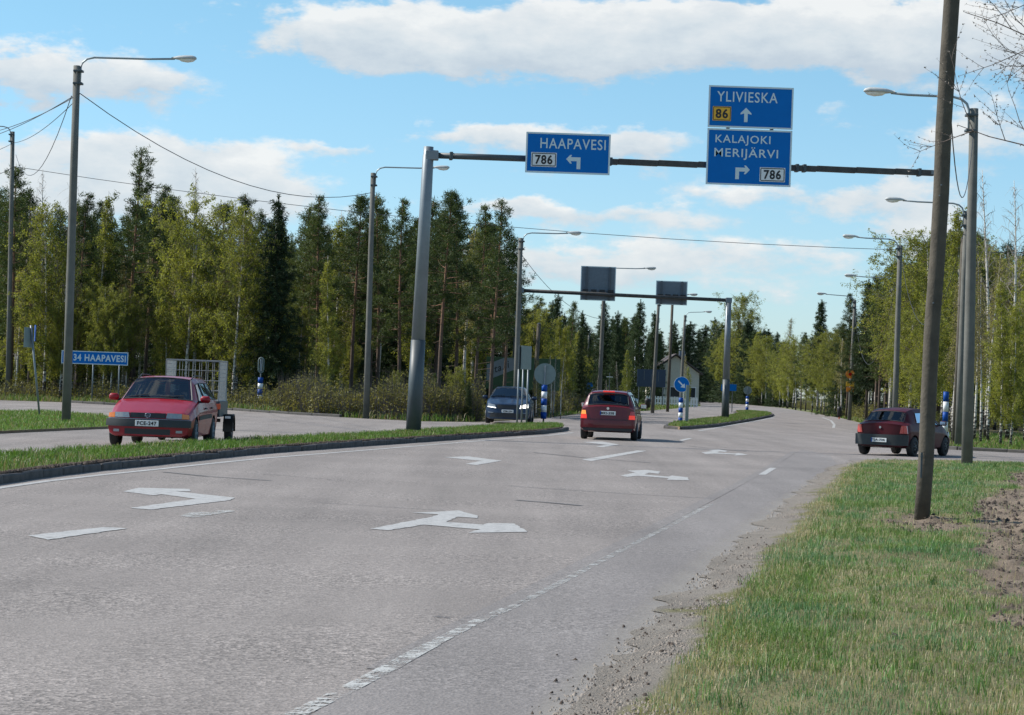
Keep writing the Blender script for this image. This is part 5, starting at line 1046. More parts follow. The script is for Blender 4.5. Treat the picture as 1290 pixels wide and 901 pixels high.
# ------------------------------------------------------------------ cars
def sm(a, w):
    k = np.ones(w)/w; p = np.pad(a, (w//2, w-1-w//2), mode='edge'); return np.convolve(p, k, 'valid')
class Car:
    """body surface S(x, v): x metres behind the front bumper, v in 0..9 up one side; side -1 = car's right"""
    def __init__(s, st, L, front_slant=.0, rear_slant=.0, bowf=.16, bowr=.10):
        a = np.array(st, float); s.L = L; s.X = np.arange(0, L+.005, .01); s.T = {}
        for i, n in enumerate(('hw', 'zb', 'zs', 'zt', 'wt')): s.T[n] = sm(np.interp(s.X, a[:, 0], a[:, i+1]), 9)
        s.bf, s.br, s.fs, s.rs = bowf, bowr, front_slant, rear_slant
    def g(s, n, x): return float(np.interp(x, s.X, s.T[n]))
    def ring(s, x):
        hw, zb, zs, zt, wt = [s.g(n, x) for n in ('hw', 'zb', 'zs', 'zt', 'wt')]; zs = min(zs, zt-.02)
        return [(0, zb), (hw-.14, zb), (hw-.035, zb+.05), (hw-.005, zb+(zs-zb)*.42), (hw, zb+(zs-zb)*.72), (hw-.045, zs), (wt+.035, zt-min(.09, (zt-zs)*.6)), (wt-.05, zt-.005), (wt*.5, zt+.02), (0, zt+.028)]
    def warp(s, x, y, z, hw):
        q = min(1.3, abs(y)/hw); f = max(0, 1-x/.9); r_ = max(0, 1-(s.L-x)/.7)
        return x+s.bf*q**3*f+s.fs*max(0, z-.45)*f-s.br*q**3*r_-s.rs*max(0, z-.5)*r_
    def S(s, x, v):
        sg = 1
        if v > 9: v = 18-v; sg = -1
        R_ = s.ring(x); i = min(int(v), 8); t = v-i; a, b = R_[i], R_[i+1]; y = a[0]+(b[0]-a[0])*t; z = a[1]+(b[1]-a[1])*t
        return Vector((sg*y, s.warp(x, y, z, s.g('hw', x)), z))     # local: +x = one side, y = backwards, z up
    def patch(s, corners, off=.006, nu=10, nv=6, thick=.0):
        """corners (x,v) x4 in order; sits off the skin"""
        A, B, C_, D = corners; vs = []
        for i in range(nu+1):
            for j in range(nv+1):
                u, w_ = i/nu, j/nv; x = (A[0]*(1-u)+B[0]*u)*(1-w_)+(D[0]*(1-u)+C_[0]*u)*w_; v = (A[1]*(1-u)+B[1]*u)*(1-w_)+(D[1]*(1-u)+C_[1]*u)*w_
                p = s.S(x, v); e = .02; du = s.S(min(x+e, s.L), v)-s.S(max(x-e, 0), v); dv = s.S(x, min(v+.08, 17.9))-s.S(x, max(v-.08, .1)); n = du.cross(dv)
                if n.length < 1e-9: n = Vector((0, 0, 1))
                n.normalize(); c = Vector((0, s.L/2, .7)); n = n if n.dot(p-c) > 0 else -n; vs.append(p+n*off)
        return vs, [(i*(nv+1)+j, (i+1)*(nv+1)+j, (i+1)*(nv+1)+j+1, i*(nv+1)+j+1) for i in range(nu) for j in range(nv)]
    def facept(s, y, z, rear=False, out=.01):
        x = s.L if rear else 0.; hw = s.g('hw', x); p = s.warp(x, y, z, hw); return Vector((y, p+(out if rear else -out), z))
    def facepatch(s, poly, rear, out=.012, ny=8, nz=3):
        """quad in (y,z) on the front or rear face"""
        A, B, C_, D = poly; vs = []
        for i in range(ny+1):
            for j in range(nz+1):
                u, w_ = i/ny, j/nz; y = (A[0]*(1-u)+B[0]*u)*(1-w_)+(D[0]*(1-u)+C_[0]*u)*w_; z = (A[1]*(1-u)+B[1]*u)*(1-w_)+(D[1]*(1-u)+C_[1]*u)*w_; vs.append(s.facept(y, z, rear, out))
        n = len(vs); k = -1 if rear else 1; vs += [v+Vector((0, .05*k, 0)) for v in vs]; fs = []
        q = lambda i, j: i*(nz+1)+j
        for i in range(ny):
            for j in range(nz): fs.append((q(i, j), q(i+1, j), q(i+1, j+1), q(i, j+1)))
        per = [q(i, 0) for i in range(ny+1)]+[q(ny, j) for j in range(1, nz+1)]+[q(i, nz) for i in range(ny-1, -1, -1)]+[q(0, j) for j in range(nz-1, 0, -1)]
        for a, b in zip(per, per[1:]+per[:1]): fs.append((a, b, b+n, a+n))
        return vs, fs
def inquad(x, v, Q, shrink=.0):
    cx_ = sum(q[0] for q in Q)/4; cv_ = sum(q[1] for q in Q)/4; P = [(cx_+(q[0]-cx_)*(1-shrink), cv_+(q[1]-cv_)*(1-shrink)) for q in Q]
    r_ = False
    for (x1, y1), (x2, y2) in zip(P, P[1:]+P[:1]):
        if (y1 > v) != (y2 > v) and x < (x2-x1)*(v-y1)/((y2-y1) or 1e-9)+x1: r_ = not r_
    return r_
def wheel(root, x, y, r_, wd, side, spokes=7, rimmat='rim'):
    e = empty('wheel', (x, y, r_)); e.parent = root; prof = [(-.5, .60), (-.5, .88), (-.42, .97), (-.2, 1.0), (.2, 1.0), (.42, .97), (.5, .88), (.5, .60)]; vs, fs = [], []; N = 28
    for a, q in prof:
        for k in range(N): t = 2*math.pi*k/N; vs.append((a*wd, q*r_*math.cos(t), q*r_*math.sin(t)))
    for i in range(len(prof)-1):
        for k in range(N): fs.append((i*N+k, i*N+(k+1) % N, (i+1)*N+(k+1) % N, (i+1)*N+k))
    mesh_obj('tyre', vs, fs, M['tyre'], e, True)
    m = MB(); vs, fs = [], []; o = side*wd*.36
    for (a, q) in ((side*wd*.49, .66), (side*wd*.44, .60), (o-side*.04, .58), (o-side*.05, 0.01)):
        for k in range(N): t = 2*math.pi*k/N; vs.append((a, q*r_*math.cos(t), q*r_*math.sin(t)))
    for i in range(3):
        for k in range(N): fs.append((i*N+k, i*N+(k+1) % N, (i+1)*N+(k+1) % N, (i+1)*N+k))
    mesh_obj('wheel_well', vs, fs, M['trim'], e, True)
    m = MB(); ns = spokes
    for k in range(ns):
        t = 2*math.pi*k/ns; c_, s_ = math.cos(t), math.sin(t); w_ = .028; vs = []
        for q, ww in ((.08, 1.3), (.60, .85)):
            for d_ in (-1, 1):
                for aa in (-.012, .012): vs.append((o+side*.015+aa, q*r_*c_-d_*w_*ww*s_, q*r_*s_+d_*w_*ww*c_))
        m.add(vs, [(0, 1, 3, 2), (4, 6, 7, 5), (0, 4, 5, 1), (2, 3, 7, 6), (0, 2, 6, 4), (1, 5, 7, 3)])
    m.tube([(o, 0, 0), (o+side*.03, 0, 0)], .13*r_/.3*.5, 12); pr = [(o+side*.035, .60), (o+side*.035, .66), (o-side*.02, .66), (o-side*.02, .60)]; b = len(m.v); vs = []; fs = []
    for a, q in pr+pr[:1]:
        for k in range(N): t = 2*math.pi*k/N; vs.append((a, q*r_*math.cos(t), q*r_*math.sin(t)))
    for i in range(4):
        for k in range(N): fs.append((i*N+k, i*N+(k+1) % N, (i+1)*N+(k+1) % N, (i+1)*N+k))
    m.add(vs, fs); m.build('rim', M[rimmat], e, True)
def build_car(name, loc, rz, label, spec):
    """local frame: y runs from the front bumper (0) backwards; the front therefore faces -y before rotation"""
    c = Car(spec['st'], spec['L'], spec.get('fs', .1), spec.get('rs', .0), spec.get('bf', .16), spec.get('br', .10)); L = c.L
    root = empty(name, loc, rz, label, 'car'); body_m = M[spec['paint']]
    W_ = spec['windows']; xs = np.unique(np.round(np.concatenate([np.linspace(0, L, int(L/.045))]), 4)); vv = np.linspace(0, 18, 109); vv = vv[:-1] if False else vv
    vs = []; nv_ = len(vv)
    for x in xs:
        for v in vv: vs.append(c.S(x, v))
    ax = spec['axles']; r_ = spec['r']; Ra = r_+.055; fs = []; inside = np.zeros(len(vs), bool)
    for i, p in enumerate(vs):
        if abs(p.x) > c.T['hw'].max()-.30 and p.z < .85:
            for a in ax:
                d_ = math.hypot(p.y-a, p.z-r_)
                if d_ < Ra: inside[i] = True
    holes = {}
    for i in range(len(xs)-1):
        for j in range(nv_-1):
            q = (i*nv_+j, (i+1)*nv_+j, (i+1)*nv_+j+1, i*nv_+j+1)
            if all(inside[k] for k in q): continue
            if any(inside[k] for k in q) and min((vv[j]+vv[j+1])/2, 18-(vv[j]+vv[j+1])/2) < 2.0: continue
            xm, vm = (xs[i]+xs[i+1])/2, (vv[j]+vv[j+1])/2; vmm = vm if vm <= 9 else 18-vm
            if any(inquad(xm, vm, Q, .10) or inquad(xm, 18-vm, Q, .10) for Q in (w_[1] for w_ in W_)): continue
            fs.append(q)
    used = set(k for f in fs for k in f)
    for i in used:
        if inside[i]:
            p = vs[i]; a = min(ax, key=lambda a_: abs(p.y-a_)); d_ = math.hypot(p.y-a, p.z-r_) or 1e-6; p.y = a+(p.y-a)/d_*Ra; p.z = r_+(p.z-r_)/d_*Ra
    # end caps
    for e, x in ((0, 0.), (len(xs)-1, L)):
        NB = 10; row0 = len(vs); ring_ = c.ring(x); hwx = c.g('hw', x)
        half = [k for k in range(nv_) if vv[k] <= 9.0001]
        for k in half:
            p = vs[e*nv_+k]; yl = p.x; z = p.z
            for b in range(NB+1): y = yl*(1-2*b/NB); vs.append(Vector((y, c.warp(x, y, z, hwx), z)))
        for a in range(len(half)-1):
            for b in range(NB): q = (row0+a*(NB+1)+b, row0+a*(NB+1)+b+1, row0+(a+1)*(NB+1)+b+1, row0+(a+1)*(NB+1)+b); fs.append(q)
    b_ = mesh_obj('body', vs, fs, body_m, root); bm = bmesh.new(); bm.from_mesh(b_.data); bmesh.ops.delete(bm, geom=[v for v in bm.verts if not v.link_faces], context='VERTS'); bmesh.ops.remove_doubles(bm, verts=bm.verts, dist=.004); bmesh.ops.recalc_face_normals(bm, faces=bm.faces); bm.to_mesh(b_.data); bm.free(); smooth_angle(b_, 32)
    for w_ in W_:
        nm, Q, mt = w_[0], w_[1], w_[2]
        sides = [Q] if nm in ('windscreen', 'rear_window') else [Q, [(q[0], 18-q[1]) for q in Q]]
        for Qs in sides:
            v_, f_ = c.patch(Qs, .004, 10, 8); o = mesh_obj(nm, v_, f_, M[mt], root, True)
            # dark rubber surround
            cx_ = sum(q[0] for q in Qs)/4; cv_ = sum(q[1] for q in Qs)/4; m = MB(); P = [(cx_+(q[0]-cx_)*1.02, cv_+(q[1]-cv_)*1.02) for q in Qs]; pts = []
            for a, b in zip(P, P[1:]+P[:1]):
                for k in range(6):
                    t = k/6; xx_, v2 = a[0]+(b[0]-a[0])*t, a[1]+(b[1]-a[1])*t; p = c.S(xx_, v2); pts.append(p+(p-Vector((0, L/2, .8))).normalized()*.006)
            m.tube(pts+pts[:1], .014, 4, False); m.build('seal', M['trim'], o)
    # door seams and handles
    for sg in (0, 1):
        for x0 in spec['seams']:
            v_, f_ = c.patch([(x0-.006, 2.2), (x0+.006, 2.2), (x0+.006, 5.0), (x0-.006, 5.0)] if sg == 0 else [(x0-.006, 15.8), (x0+.006, 15.8), (x0+.006, 13.0), (x0-.006, 13.0)], .004, 1, 12); mesh_obj('door_seam', v_, f_, M['signblack'], root)
        for x0 in spec['handles']:
            p = c.S(x0, 4.35 if sg == 0 else 13.65); MB().box(p+Vector((.018*(1 if p.x > 0 else -1), 0, 0)), (.035, .17, .03), bev=.008).build('door_handle', M['trim' if spec.get('trimhandles', True) else spec['paint']], root)
        if spec.get('side_strip'):
            v_, f_ = c.patch([(.95, 3.35), (L-.75, 3.35), (L-.75, 3.75), (.95, 3.75)] if sg == 0 else [(.95, 14.65), (L-.75, 14.65), (L-.75, 14.25), (.95, 14.25)], .012, 40, 2); 
            keep = [f for f in f_ if all(math.hypot((sum(v_[k].y for k in f)/4)-a, 0) > Ra+.02 for a in ax)]; mesh_obj('side_strip', v_, keep, M['greytrim'], root)
    # wheels and their dark housings
    hwm = spec['track']
    for a in ax:
        for sg in (-1, 1):
            wheel(root, sg*(hwm-.09), a, r_, .19, sg, spec.get('spokes', 7), spec.get('rimmat', 'rim')); m = MB(); m.tube([(sg*(hwm-.42), a, r_+.02), (sg*(hwm-.02), a, r_+.02)], Ra+.01, 20); o = m.build('wheel_housing', M['trim'], root)
            bm = bmesh.new(); bm.from_mesh(o.data); fdel = [f for f in bm.faces if (len(f.verts) > 5 and f.calc_center_median().x*sg > (hwm-.1))]; bmesh.ops.delete(bm, geom=fdel, context='FACES'); lo = [v for v in bm.verts if v.co.z < .22]
            for v in lo: v.co.z = .22
            bm.to_mesh(o.data); bm.free()
    # interior
    m = MB(); m.box((0, (spec['cowl']+L-.5)/2, .62), (c.T['hw'].max()*1.7, L-.5-spec['cowl'], .12)); m.build('cabin_floor', M['seat'], root)
    MB().box((0, spec['cowl']+.22, .80), (1.32, .42, .22), bev=.06).build('dashboard', M['trim'], root)
    sy = spec['cowl']+1.12
    for sx_ in (-.36, .36): MB().box((sx_, sy-.15, .62), (.48, .5, .16), bev=.05).box((sx_, sy+.16, .86), (.46, .14, .58), bev=.05).box((sx_, sy+.18, 1.20), (.24, .09, .17), bev=.03).build('seat', M['seat'], root)
    MB().box((0, sy+.98, .84), (1.22, .16, .5), bev=.05).box((-.38, sy+1.0, 1.12), (.22, .08, .14), bev=.03).box((.38, sy+1.0, 1.12), (.22, .08, .14), bev=.03).build('rear_seat', M['seat'], root)
    ring = [(spec['driver']*.36+.18*math.cos(t), spec['cowl']+.50-.06*math.sin(t), .92+.17*math.sin(t)) for t in np.linspace(0, 2*math.pi, 17)]; MB().tube(ring, .014, 5, False).tube([(spec['driver']*.36-.16, spec['cowl']+.5, .92), (spec['driver']*.36+.16, spec['cowl']+.5, .92)], .02, 5).build('steering_wheel', M['trim'], root)
    # mirrors
    for sg in (-1, 1):
        p = Vector((sg*(c.g('hw', spec['mirror'])+.08), spec['mirror']+.02, c.g('zs', spec['mirror'])+.09)); o = MB().box(p, (.20, .10, .14), bev=.035).build('mirror', M[spec.get('mirror_mat', spec['paint'])], root, True); MB().box(p+Vector((-sg*.10, .01, -.05)), (.10, .06, .05), bev=.015).build('mirror_arm', M['trim'], o); MB().box(p+Vector((0, .053, 0)), (.16, .006, .11)).build('mirror_glass', M['chrome'], o)
    for ent in spec['faces']:
        nm, rear, poly, mt, out_ = ent[:5]; polys = [poly]
        if len(ent) > 5 and ent[5] == 'both': polys = [poly, [(-a, b) for a, b in poly]]
        for k, pq in enumerate(polys):
            v_, f_ = c.facepatch(pq, rear, out_, 10); o = mesh_obj(nm, v_, f_, M[mt[k] if isinstance(mt, tuple) else mt], root); smooth_angle(o, 40)
    if 'plate' in spec:
        rear, z_, txt, out_ = spec['plate']; p = c.facept(0, z_, rear, out_); sgn = 1 if rear else -1
        o = MB().box(p+Vector((0, sgn*.012, 0)), (.46, .02, .115), bev=.004).build('number_plate', M['plate'], root)
        t_ = text_obj(txt, .078, .38, 'signblack', o, p+Vector((.01 if rear else 0, sgn*.0235, 0)), 'digits', bold=.03)
        if rear: t_.rotation_euler = (0, 0, math.pi); 
        if rear: MB().box(p+Vector((.215, .0235, 0)), (.03, .004, .11)).build('blue_strip', M['postblue'], o)
    for (nm, x0, x1, hh, wd) in spec.get('rails', []):
        for sg in (-1, 1):
            P = []
            for k in range(13):
                x = x0+(x1-x0)*k/12; q = c.S(x, 7.0 if sg > 0 else 11.0); P.append(q+Vector((0, 0, hh*min(1, 4*k/12, 4*(12-k)/12)-.005)))
            MB().tube(P, wd, 6).build(nm, M['trim'], root, True)
    for sg in (-1, 1):                                                   # wipers
        a, b = c.S(spec['cowl']+.10, 8.9 if sg > 0 else 10.9), c.S(spec['cowl']+.17, 7.5 if sg > 0 else 9.5); MB().tube([a+Vector((0, -.01, .02)), b+Vector((0, -.01, .03))], .010, 4).build('wiper', M['trim'], root)
    return root, c
def seated_person(loc, rz, label, shirt='cloth'):
    """driver: one continuous skinned body"""
    J = [(0, 0, .12), (0, .04, .38), (0, .03, .56), (0, .0, .66), (0, -.02, .76), (0, -.03, .88),
         (-.18, .02, .54), (-.24, -.14, .36), (-.15, -.40, .42), (.18, .02, .54), (.24, -.14, .36), (.15, -.40, .42),
         (-.11, -.25, .14), (-.12, -.45, .16), (-.12, -.62, -.10), (.11, -.25, .14), (.12, -.45, .16), (.12, -.62, -.10), (-.12, -.47, .45), (.12, -.47, .45)]
    E = [(0, 1), (1, 2), (2, 3), (3, 4), (4, 5), (2, 6), (6, 7), (7, 8), (8, 18), (2, 9), (9, 10), (10, 11), (11, 19), (0, 12), (12, 13), (13, 14), (0, 15), (15, 16), (16, 17)]
    R_ = [.15, .14, .12, .055, .09, .085, .065, .05, .036, .065, .05, .036, .085, .07, .05, .085, .07, .05, .03, .03]
    me = bpy.data.meshes.new('body'); me.from_pydata(J, E, []); o = bpy.data.objects.new('body', me); COL.objects.link(o); md = o.modifiers.new('s', 'SKIN'); ss = o.modifiers.new('b', 'SUBSURF'); ss.levels = 1; ss.render_levels = 1
    for v, q in zip(me.skin_vertices[0].data, R_): v.radius = (q, q)
    me.skin_vertices[0].data[0].use_root = True
    bpy.context.view_layer.update(); m2 = bpy.data.meshes.new_from_object(o.evaluated_get(bpy.context.evaluated_depsgraph_get())); bpy.data.objects.remove(o)
    m2.materials.clear(); m2.materials.append(M[shirt]); m2.materials.append(M['skin'])
    for p in m2.polygons:
        p.use_smooth = True; z = p.center.z
        if (z > .64 and abs(p.center.x) < .13) or p.center.y < -.44 and z > .35: p.material_index = 1
    root = empty('person', loc, rz, label, 'person'); b = bpy.data.objects.new('body', m2); COL.objects.link(b); b.parent = root; b.name = 'body'
    bm = bmesh.new(); bmesh.ops.create_uvsphere(bm, u_segments=14, v_segments=9, radius=1.0)
    for v in bm.verts: v.co = Vector((v.co.x*.098, v.co.y*.112+.01, v.co.z*.125+.84)); 
    bmesh.ops.delete(bm, geom=[v for v in bm.verts if v.co.y < -.045 and v.co.z < .90 or v.co.z < .78], context='VERTS'); mh = bpy.data.meshes.new('hair'); bm.to_mesh(mh); bm.free(); mh.materials.append(M['hair']); h = bpy.data.objects.new('hair', mh); COL.objects.link(h); h.parent = root
    MB().tube([(0, -.10, .83), (0, -.135, .805), (0, -.11, .79)], [.012, .018, .012], 5).build('nose', M['skin'], root, True)
    return root
def place(local, root_loc, rz): c_, s_ = math.cos(rz), math.sin(rz); return Vector((root_loc[0]+local[0]*c_-local[1]*s_, root_loc[1]+local[0]*s_+local[1]*c_, root_loc[2]+local[2]))

EST = dict(L=4.28, rimmat='signback', r=.295, axles=(.86, 3.38), track=.85, cowl=1.12, mirror=1.42, driver=1, paint='red', seams=(1.28, 2.28, 3.12), handles=(2.15, 3.02), side_strip=True, fs=.22, rs=.0, spokes=6,
 st=[(0, .80, .24, .60, .665, .70), (.12, .82, .22, .64, .71, .72), (.6, .85, .20, .76, .82, .74), (1.12, .85, .20, .86, .925, .75), (1.20, .85, .20, .88, .955, .74), (1.92, .85, .20, .915, 1.375, .585), (2.4, .85, .20, .925, 1.41, .60), (3.6, .85, .20, .935, 1.40, .59), (3.92, .845, .22, .935, 1.37, .585), (4.18, .83, .25, .92, .97, .66), (4.28, .80, .28, .87, .92, .66)],
 windows=[('windscreen', [(1.20, 7.0), (1.90, 6.98), (1.90, 11.02), (1.20, 11.0)], 'glass'), ('side_window', [(1.42, 5.12), (2.24, 5.12), (2.24, 5.95), (1.92, 5.95)], 'glass'), ('side_window', [(2.32, 5.12), (3.08, 5.12), (3.08, 5.95), (2.32, 5.95)], 'glass'), ('quarter_window', [(3.17, 5.12), (3.98, 5.12), (3.80, 5.95), (3.17, 5.95)], 'glass'), ('rear_window', [(3.98, 7.15), (4.16, 7.15), (4.16, 10.85), (3.98, 10.85)], 'tinted')],
 faces=[('bumper', False, [(-.84, .42), (.84, .42), (.84, .56), (-.84, .56)], 'greytrim', .05), ('bumper_trim', False, [(-.80, .565), (.80, .565), (.80, .58), (-.80, .58)], 'signback', .035), ('air_intake', False, [(-.45, .27), (.45, .27), (.45, .38), (-.45, .38)], 'trim', .004),
  ('fog_lamp', False, [(.56, .31), (.68, .31), (.68, .36), (.56, .36)], 'headl', .012, 'both'), ('headlight', False, [(.36, .595), (.66, .595), (.66, .695), (.38, .70)], 'headl', .022, 'both'), ('indicator', False, [(.665, .59), (.80, .59), (.79, .675), (.665, .69)], 'amber', .02, 'both'), ('grille', False, [(-.345, .60), (.345, .60), (.35, .695), (-.35, .695)], 'trim', .012)],
 plate=(False, .49, 'FCE-247', .052), rails=[('roof_rail', 1.98, 3.8, .055, .014)])
aL = G(190, 568); aLoc = Vector((-7.14, 45.4, 0))
astra, ac = build_car('estate_car', aLoc, rad(-.4), 'bright red estate car with roof rails towing a trailer on the left carriageway', EST)
ring = [ac.facept(.055*math.cos(t), .648+.040*math.sin(t), False, .022) for t in np.linspace(0, 2*math.pi, 15)]; MB().tube(ring, .007, 4, False).tube([ac.facept(-.06, .645, False, .024), ac.facept(.06, .651, False, .024)], .006, 4).build('emblem', M['chrome'], astra)
seated_person(place((.36, EST['cowl']+1.16, .26), aLoc, rad(-.4)), rad(-.4), 'driver in dark jacket behind the wheel of the bright red estate car')
o = MB().box((0, 0, -.13), (.10, .012, .26), bev=.004).build('pennant', M['pennant']); o.location = place((.10, 1.80, 1.30), aLoc, rad(-.4)); setp(o, 'orange pennant hanging behind the windscreen of the bright red estate car', 'pennant')
# trailer
def trailer():
    T0 = Vector((-7.0, 50.6, 0)); r = empty('trailer', T0, rad(2), 'small dark trailer with tall mesh cage behind the bright red estate car', 'trailer')
    MB().box((0, .95, .62), (1.22, 2.0, .05)).box((-.60, .95, .74), (.04, 2.0, .34), bev=.005).box((.60, .95, .74), (.04, 2.0, .34), bev=.005).box((0, -.03, .74), (1.2, .04, .34), bev=.005).box((0, 1.95, .74), (1.2, .04, .34), bev=.005).build('box', M['galvdark'], r)
    MB().tube([(0, 0, .5), (0, -1.1, .45)], .04, 6).box((0, -1.1, .47), (.09, .2, .09), bev=.02).build('drawbar', M['galvdark'], r)
    MB().box((0, 1.0, .48), (1.1, .08, .08)).build('axle', M['trim'], r)
    for sg in (-1, 1):
        wheel(r, sg*.74, 1.0, .27, .16, sg, 6)
        vs, fs = [], []
        for k in range(13):
            t = math.pi*(-.05+1.1*k/12)
            for a in (.64, .86): vs.append((sg*a, 1.0+.36*math.cos(t), .29+.34*math.sin(t)))
        for k in range(12): fs.append((2*k, 2*k+1, 2*k+3, 2*k+2))
        n = len(vs); vs += [(v[0], 1.0+(v[1]-1.0)*.93, .29+(v[2]-.29)*.93) for v in vs]; fs += [tuple(i+n for i in f[::-1]) for f in fs]+[(2*k, 2*k+2, 2*k+2+n, 2*k+n) for k in range(12)]+[(2*k+1, 2*k+3, 2*k+3+n, 2*k+1+n) for k in range(12)]
        mesh_obj('mudguard', vs, fs, M['trim'], r, True)
        MB().box((sg*.75, .60, .56), (.12, .03, .05)).build('marker_light', M['white'], r)
    b = MB().box((.52, -.06, .80), (.24, .05, .12), bev=.01).build('warning_flag', M['pennant'], r)
    # galvanised mesh sides
    def mesh_side(p, u, wd, z0, z1, nx_, nz_, rr):
        f = MB(); P = [p+u*0+Vector((0, 0, z0)), p+u*wd+Vector((0, 0, z0)), p+u*wd+Vector((0, 0, z1)), p+Vector((0, 0, z1))]
        f.tube(P+P[:1], .016, 5, False); fr = f.build('cage_frame', M['mesh'], r); m = MB()
        for k in range(1, nx_): m.tube([p+u*(wd*k/nx_)+Vector((0, 0, z0)), p+u*(wd*k/nx_)+Vector((0, 0, z1))], rr, 4, False)
        for k in range(1, nz_): m.tube([p+Vector((0, 0, z0+(z1-z0)*k/nz_)), p+u*wd+Vector((0, 0, z0+(z1-z0)*k/nz_))], rr, 4, False)
        o = m.build('wire_mesh', M['mesh'], fr)
    z0, z1 = .92, 1.80; X = Vector((1, 0, 0)); Y = Vector((0, 1, 0))
    mesh_side(Vector((-.58, .0, 0)), X, 1.16, z0, z1, 8, 4, .006); mesh_side(Vector((-.58, 1.93, 0)), X, 1.16, z0, z1, 8, 4, .005); mesh_side(Vector((.58, .0, 0)), Y, 1.93, z0, z1, 26, 10, .0042); mesh_side(Vector((-.58, .0, 0)), Y, 1.93, z0, z1, 26, 10, .0042)
trailer()

FAB = dict(L=4.23, rimmat='signback', r=.295, axles=(.80, 3.26), track=.83, cowl=1.0, mirror=1.32, driver=-1, paint='dred', seams=(1.2, 2.2, 3.0), handles=(2.05, 2.9), fs=.22, rs=.10, trimhandles=False,
 st=[(0, .77, .24, .60, .70, .70), (.12, .79, .22, .66, .76, .72), (.6, .825, .20, .80, .88, .72), (1.0, .825, .20, .90, .97, .74), (1.7, .825, .20, .93, 1.39, .575), (2.3, .825, .20, .94, 1.44, .59), (3.6, .825, .22, .96, 1.43, .575), (3.93, .82, .24, .96, 1.40, .57), (4.12, .81, .26, .95, 1.00, .645), (4.23, .79, .28, .90, .955, .66)],
 windows=[('windscreen', [(1.08, 7.0), (1.70, 6.98), (1.70, 11.02), (1.08, 11.0)], 'glass'), ('side_window', [(1.32, 5.12), (2.16, 5.12), (2.16, 5.95), (1.76, 5.95)], 'tinted'), ('side_window', [(2.24, 5.12), (2.98, 5.12), (2.98, 5.95), (2.24, 5.95)], 'tinted'), ('quarter_window', [(3.07, 5.12), (3.92, 5.12), (3.76, 5.95), (3.07, 5.95)], 'tinted'), ('rear_window', [(3.955, 6.75), (4.115, 6.95), (4.115, 11.05), (3.955, 11.25)], 'tinted')],
 faces=[('bumper', True, [(-.80, .36), (.80, .36), (.80, .58), (-.80, .58)], 'dred', .05), ('bumper_insert', True, [(-.70, .27), (.70, .27), (.74, .355), (-.74, .355)], 'trim', .03), ('tail_light', True, [(.615, .62), (.80, .62), (.79, .74), (.625, .74)], 'redlit', .02, 'both'), ('indicator_lamp', True, [(.64, .745), (.79, .745), (.77, .86), (.66, .86)], ('amberlit', 'redl'), .02, 'both'), ('boot_seam', True, [(-.62, .605), (.62, .605), (.62, .612), (-.62, .612)], 'signblack', .008), ('headlight', False, [(.42, .60), (.72, .60), (.70, .74), (.46, .74)], 'headl', .02, 'both'), ('grille', False, [(-.38, .60), (.38, .60), (.38, .72), (-.38, .72)], 'trim', .015)],
 plate=(True, .79, 'MKI-358', .012), rails=[('roof_rail', 1.85, 3.85, .05, .014)])
fr_ = rad(-6); fC = Vector((2.86, 67.4, 0))       # rear centre
def from_rear(rc, heading, L):                     # heading measured from +Y towards +X; the local y axis points backwards
    rz = math.pi-heading; return Vector((rc.x+L*math.sin(heading), rc.y+L*math.cos(heading), 0)), rz
loc, rz = from_rear(fC, rad(6), 4.23); fabia, fc = build_car('estate_car', loc, rz, 'dark red estate car seen from behind braking in the middle of the junction', FAB)
p0_ = fc.facept(0, .93, True, .015); MB().tube([p0_, p0_+Vector((0, .012, 0))], .04, 12).build('emblem', M['chrome'], fabia)
MB().box((0, 3.97, 1.425), (.34, .06, .035), bev=.01).build('brake_light', M['redlit'], fabia); MB().tube([(0, 3.7, 1.45), (0, 3.78, 1.55)], .008, 5).build('aerial', M['trim'], fabia)

FIE = dict(L=3.83, rimmat='trim', r=.275, axles=(.74, 3.19), track=.81, cowl=.92, mirror=1.2, driver=-1, paint='maroon', seams=(1.1, 2.12), handles=(2.0,), fs=.3, rs=.02, br=.16, bf=.22,
 st=[(0, .74, .24, .56, .64, .66), (.12, .77, .22, .62, .70, .68), (.6, .81, .20, .76, .82, .70), (.92, .81, .20, .84, .90, .72), (1.6, .81, .20, .88, 1.29, .56), (2.1, .81, .20, .89, 1.345, .57), (2.8, .81, .20, .90, 1.33, .56), (3.22, .80, .22, .90, 1.26, .545), (3.60, .79, .24, .90, .95, .62), (3.83, .75, .27, .84, .885, .62)],
 windows=[('windscreen', [(1.0, 7.0), (1.60, 6.98), (1.60, 11.02), (1.0, 11.0)], 'glass'), ('side_window', [(1.22, 5.12), (2.08, 5.12), (2.08, 5.95), (1.66, 5.95)], 'glass'), ('side_window', [(2.18, 5.12), (2.95, 5.12), (2.80, 5.95), (2.18, 5.95)], 'glass'), ('rear_window', [(3.26, 6.8), (3.57, 6.85), (3.57, 11.15), (3.26, 11.2)], 'glass')],
 faces=[('bumper', True, [(-.79, .30), (.79, .30), (.79, .60), (-.79, .60)], 'greytrim', .07), ('tail_light', True, [(.56, .64), (.76, .64), (.73, .86), (.60, .86)], 'redl', .02, 'both'), ('headlight', False, [(.40, .58), (.72, .58), (.70, .70), (.44, .70)], 'headl', .02, 'both'), ('grille', False, [(-.3, .5), (.3, .5), (.3, .6), (-.3, .6)], 'trim', .015)],
 plate=(True, .44, 'TJA-736', .072))
loc, rz = from_rear(Vector((9.72, 60.4, 0)), rad(31), 3.83*.93); fiesta, fic = build_car('hatchback', loc, rz, 'dark maroon hatchback turning into the right side road behind the leaning pole', FIE)
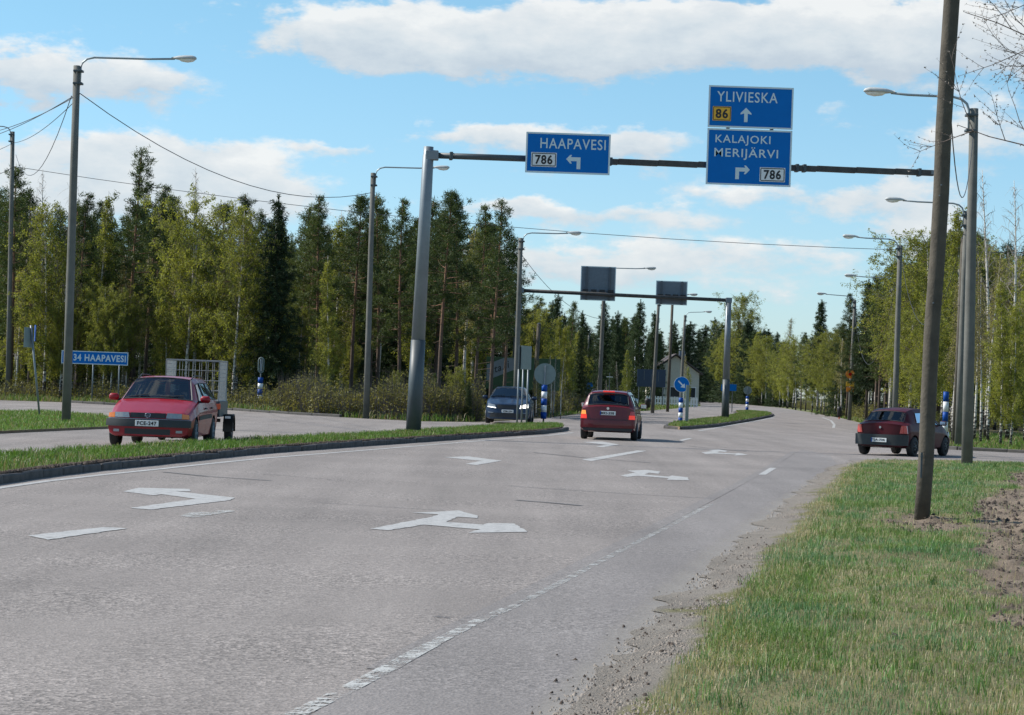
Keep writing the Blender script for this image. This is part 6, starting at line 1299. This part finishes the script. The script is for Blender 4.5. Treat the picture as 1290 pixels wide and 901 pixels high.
fiesta.scale = (.93, .93, .93); p0_ = fic.facept(0, .80, True, .012); MB().tube([p0_, p0_+Vector((0, .012, 0))], .035, 12).build('emblem', M['chrome'], fiesta)
seated_person(place((-.34, FIE['cowl']+1.05, .20), loc, rz), rz, 'driver in grey shirt seen through the rear window of the maroon hatchback', 'greycloth')
OCT = dict(L=4.67, r=.32, axles=(.90, 3.58), track=.90, cowl=1.18, mirror=1.52, driver=1, paint='navy', seams=(1.42, 2.45, 3.3), handles=(2.3, 3.2), fs=.20, rs=.0, trimhandles=False, bf=.22,
 st=[(0, .84, .20, .62, .74, .74), (.12, .86, .18, .68, .80, .76), (.7, .90, .17, .84, .92, .78), (1.18, .905, .17, .93, 1.00, .80), (2.0, .905, .17, .96, 1.40, .60), (2.6, .905, .17, .97, 1.455, .61), (3.4, .905, .18, .99, 1.43, .60), (4.3, .89, .22, 1.0, 1.06, .66), (4.67, .85, .28, .92, .99, .70)],
 windows=[('windscreen', [(1.27, 7.0), (2.0, 6.98), (2.0, 11.02), (1.27, 11.0)], 'tinted'), ('side_window', [(1.55, 5.12), (2.40, 5.12), (2.40, 5.95), (2.05, 5.95)], 'glass'), ('side_window', [(2.50, 5.12), (3.25, 5.12), (3.25, 5.95), (2.50, 5.95)], 'glass'), ('quarter_window', [(3.35, 5.12), (3.95, 5.12), (3.55, 5.9), (3.35, 5.95)], 'glass'), ('rear_window', [(3.5, 7.2), (4.25, 7.2), (4.25, 10.8), (3.5, 10.8)], 'tinted')],
 faces=[('grille', False, [(-.40, .60), (.40, .60), (.44, .74), (-.44, .74)], 'trim', .015), ('air_intake', False, [(-.72, .26), (.72, .26), (.66, .42), (-.66, .42)], 'trim', .012), ('headlight', False, [(.48, .62), (.80, .66), (.79, .80), (.50, .74)], ('lit', 'headl'), .02, 'both'), ('running_light', False, [(.47, .615), (.80, .655), (.80, .675), (.47, .64)], 'lit', .03, 'both'), ('fog_lamp', False, [(.56, .42), (.78, .43), (.78, .46), (.56, .45)], 'signback', .02, 'both')],
 plate=(False, .50, 'VSM-264', .02))
octavia, oc = build_car('liftback_car', Vector((-.10, 90.6, 0)), rad(-2.5), 'dark blue liftback car with lit headlamps waiting left behind the three-post sign', OCT)
# parked cars far off
SM_ = dict(FIE); SM_.update(paint='silver', L=3.83); SM_.pop('plate')
for px_, d, pt, rz_, lb in ((733, 262, 'silver', 1.35, 'pale parked car among the trees far left of the navy board'), (706, 268, 'carwhite', 1.8, 'white parked car far away above the left side of the red estate car'), (805, 255, 'silver', 1.5, 'silver parked car under the left end of the navy board')):
    q = dict(SM_); q['paint'] = pt; q['faces'] = [f for f in q['faces'] if f[0] != 'grille']; build_car('parked_car', Vector((AT(px_, 500, d).x, d, -.05)), rz_, lb, q)
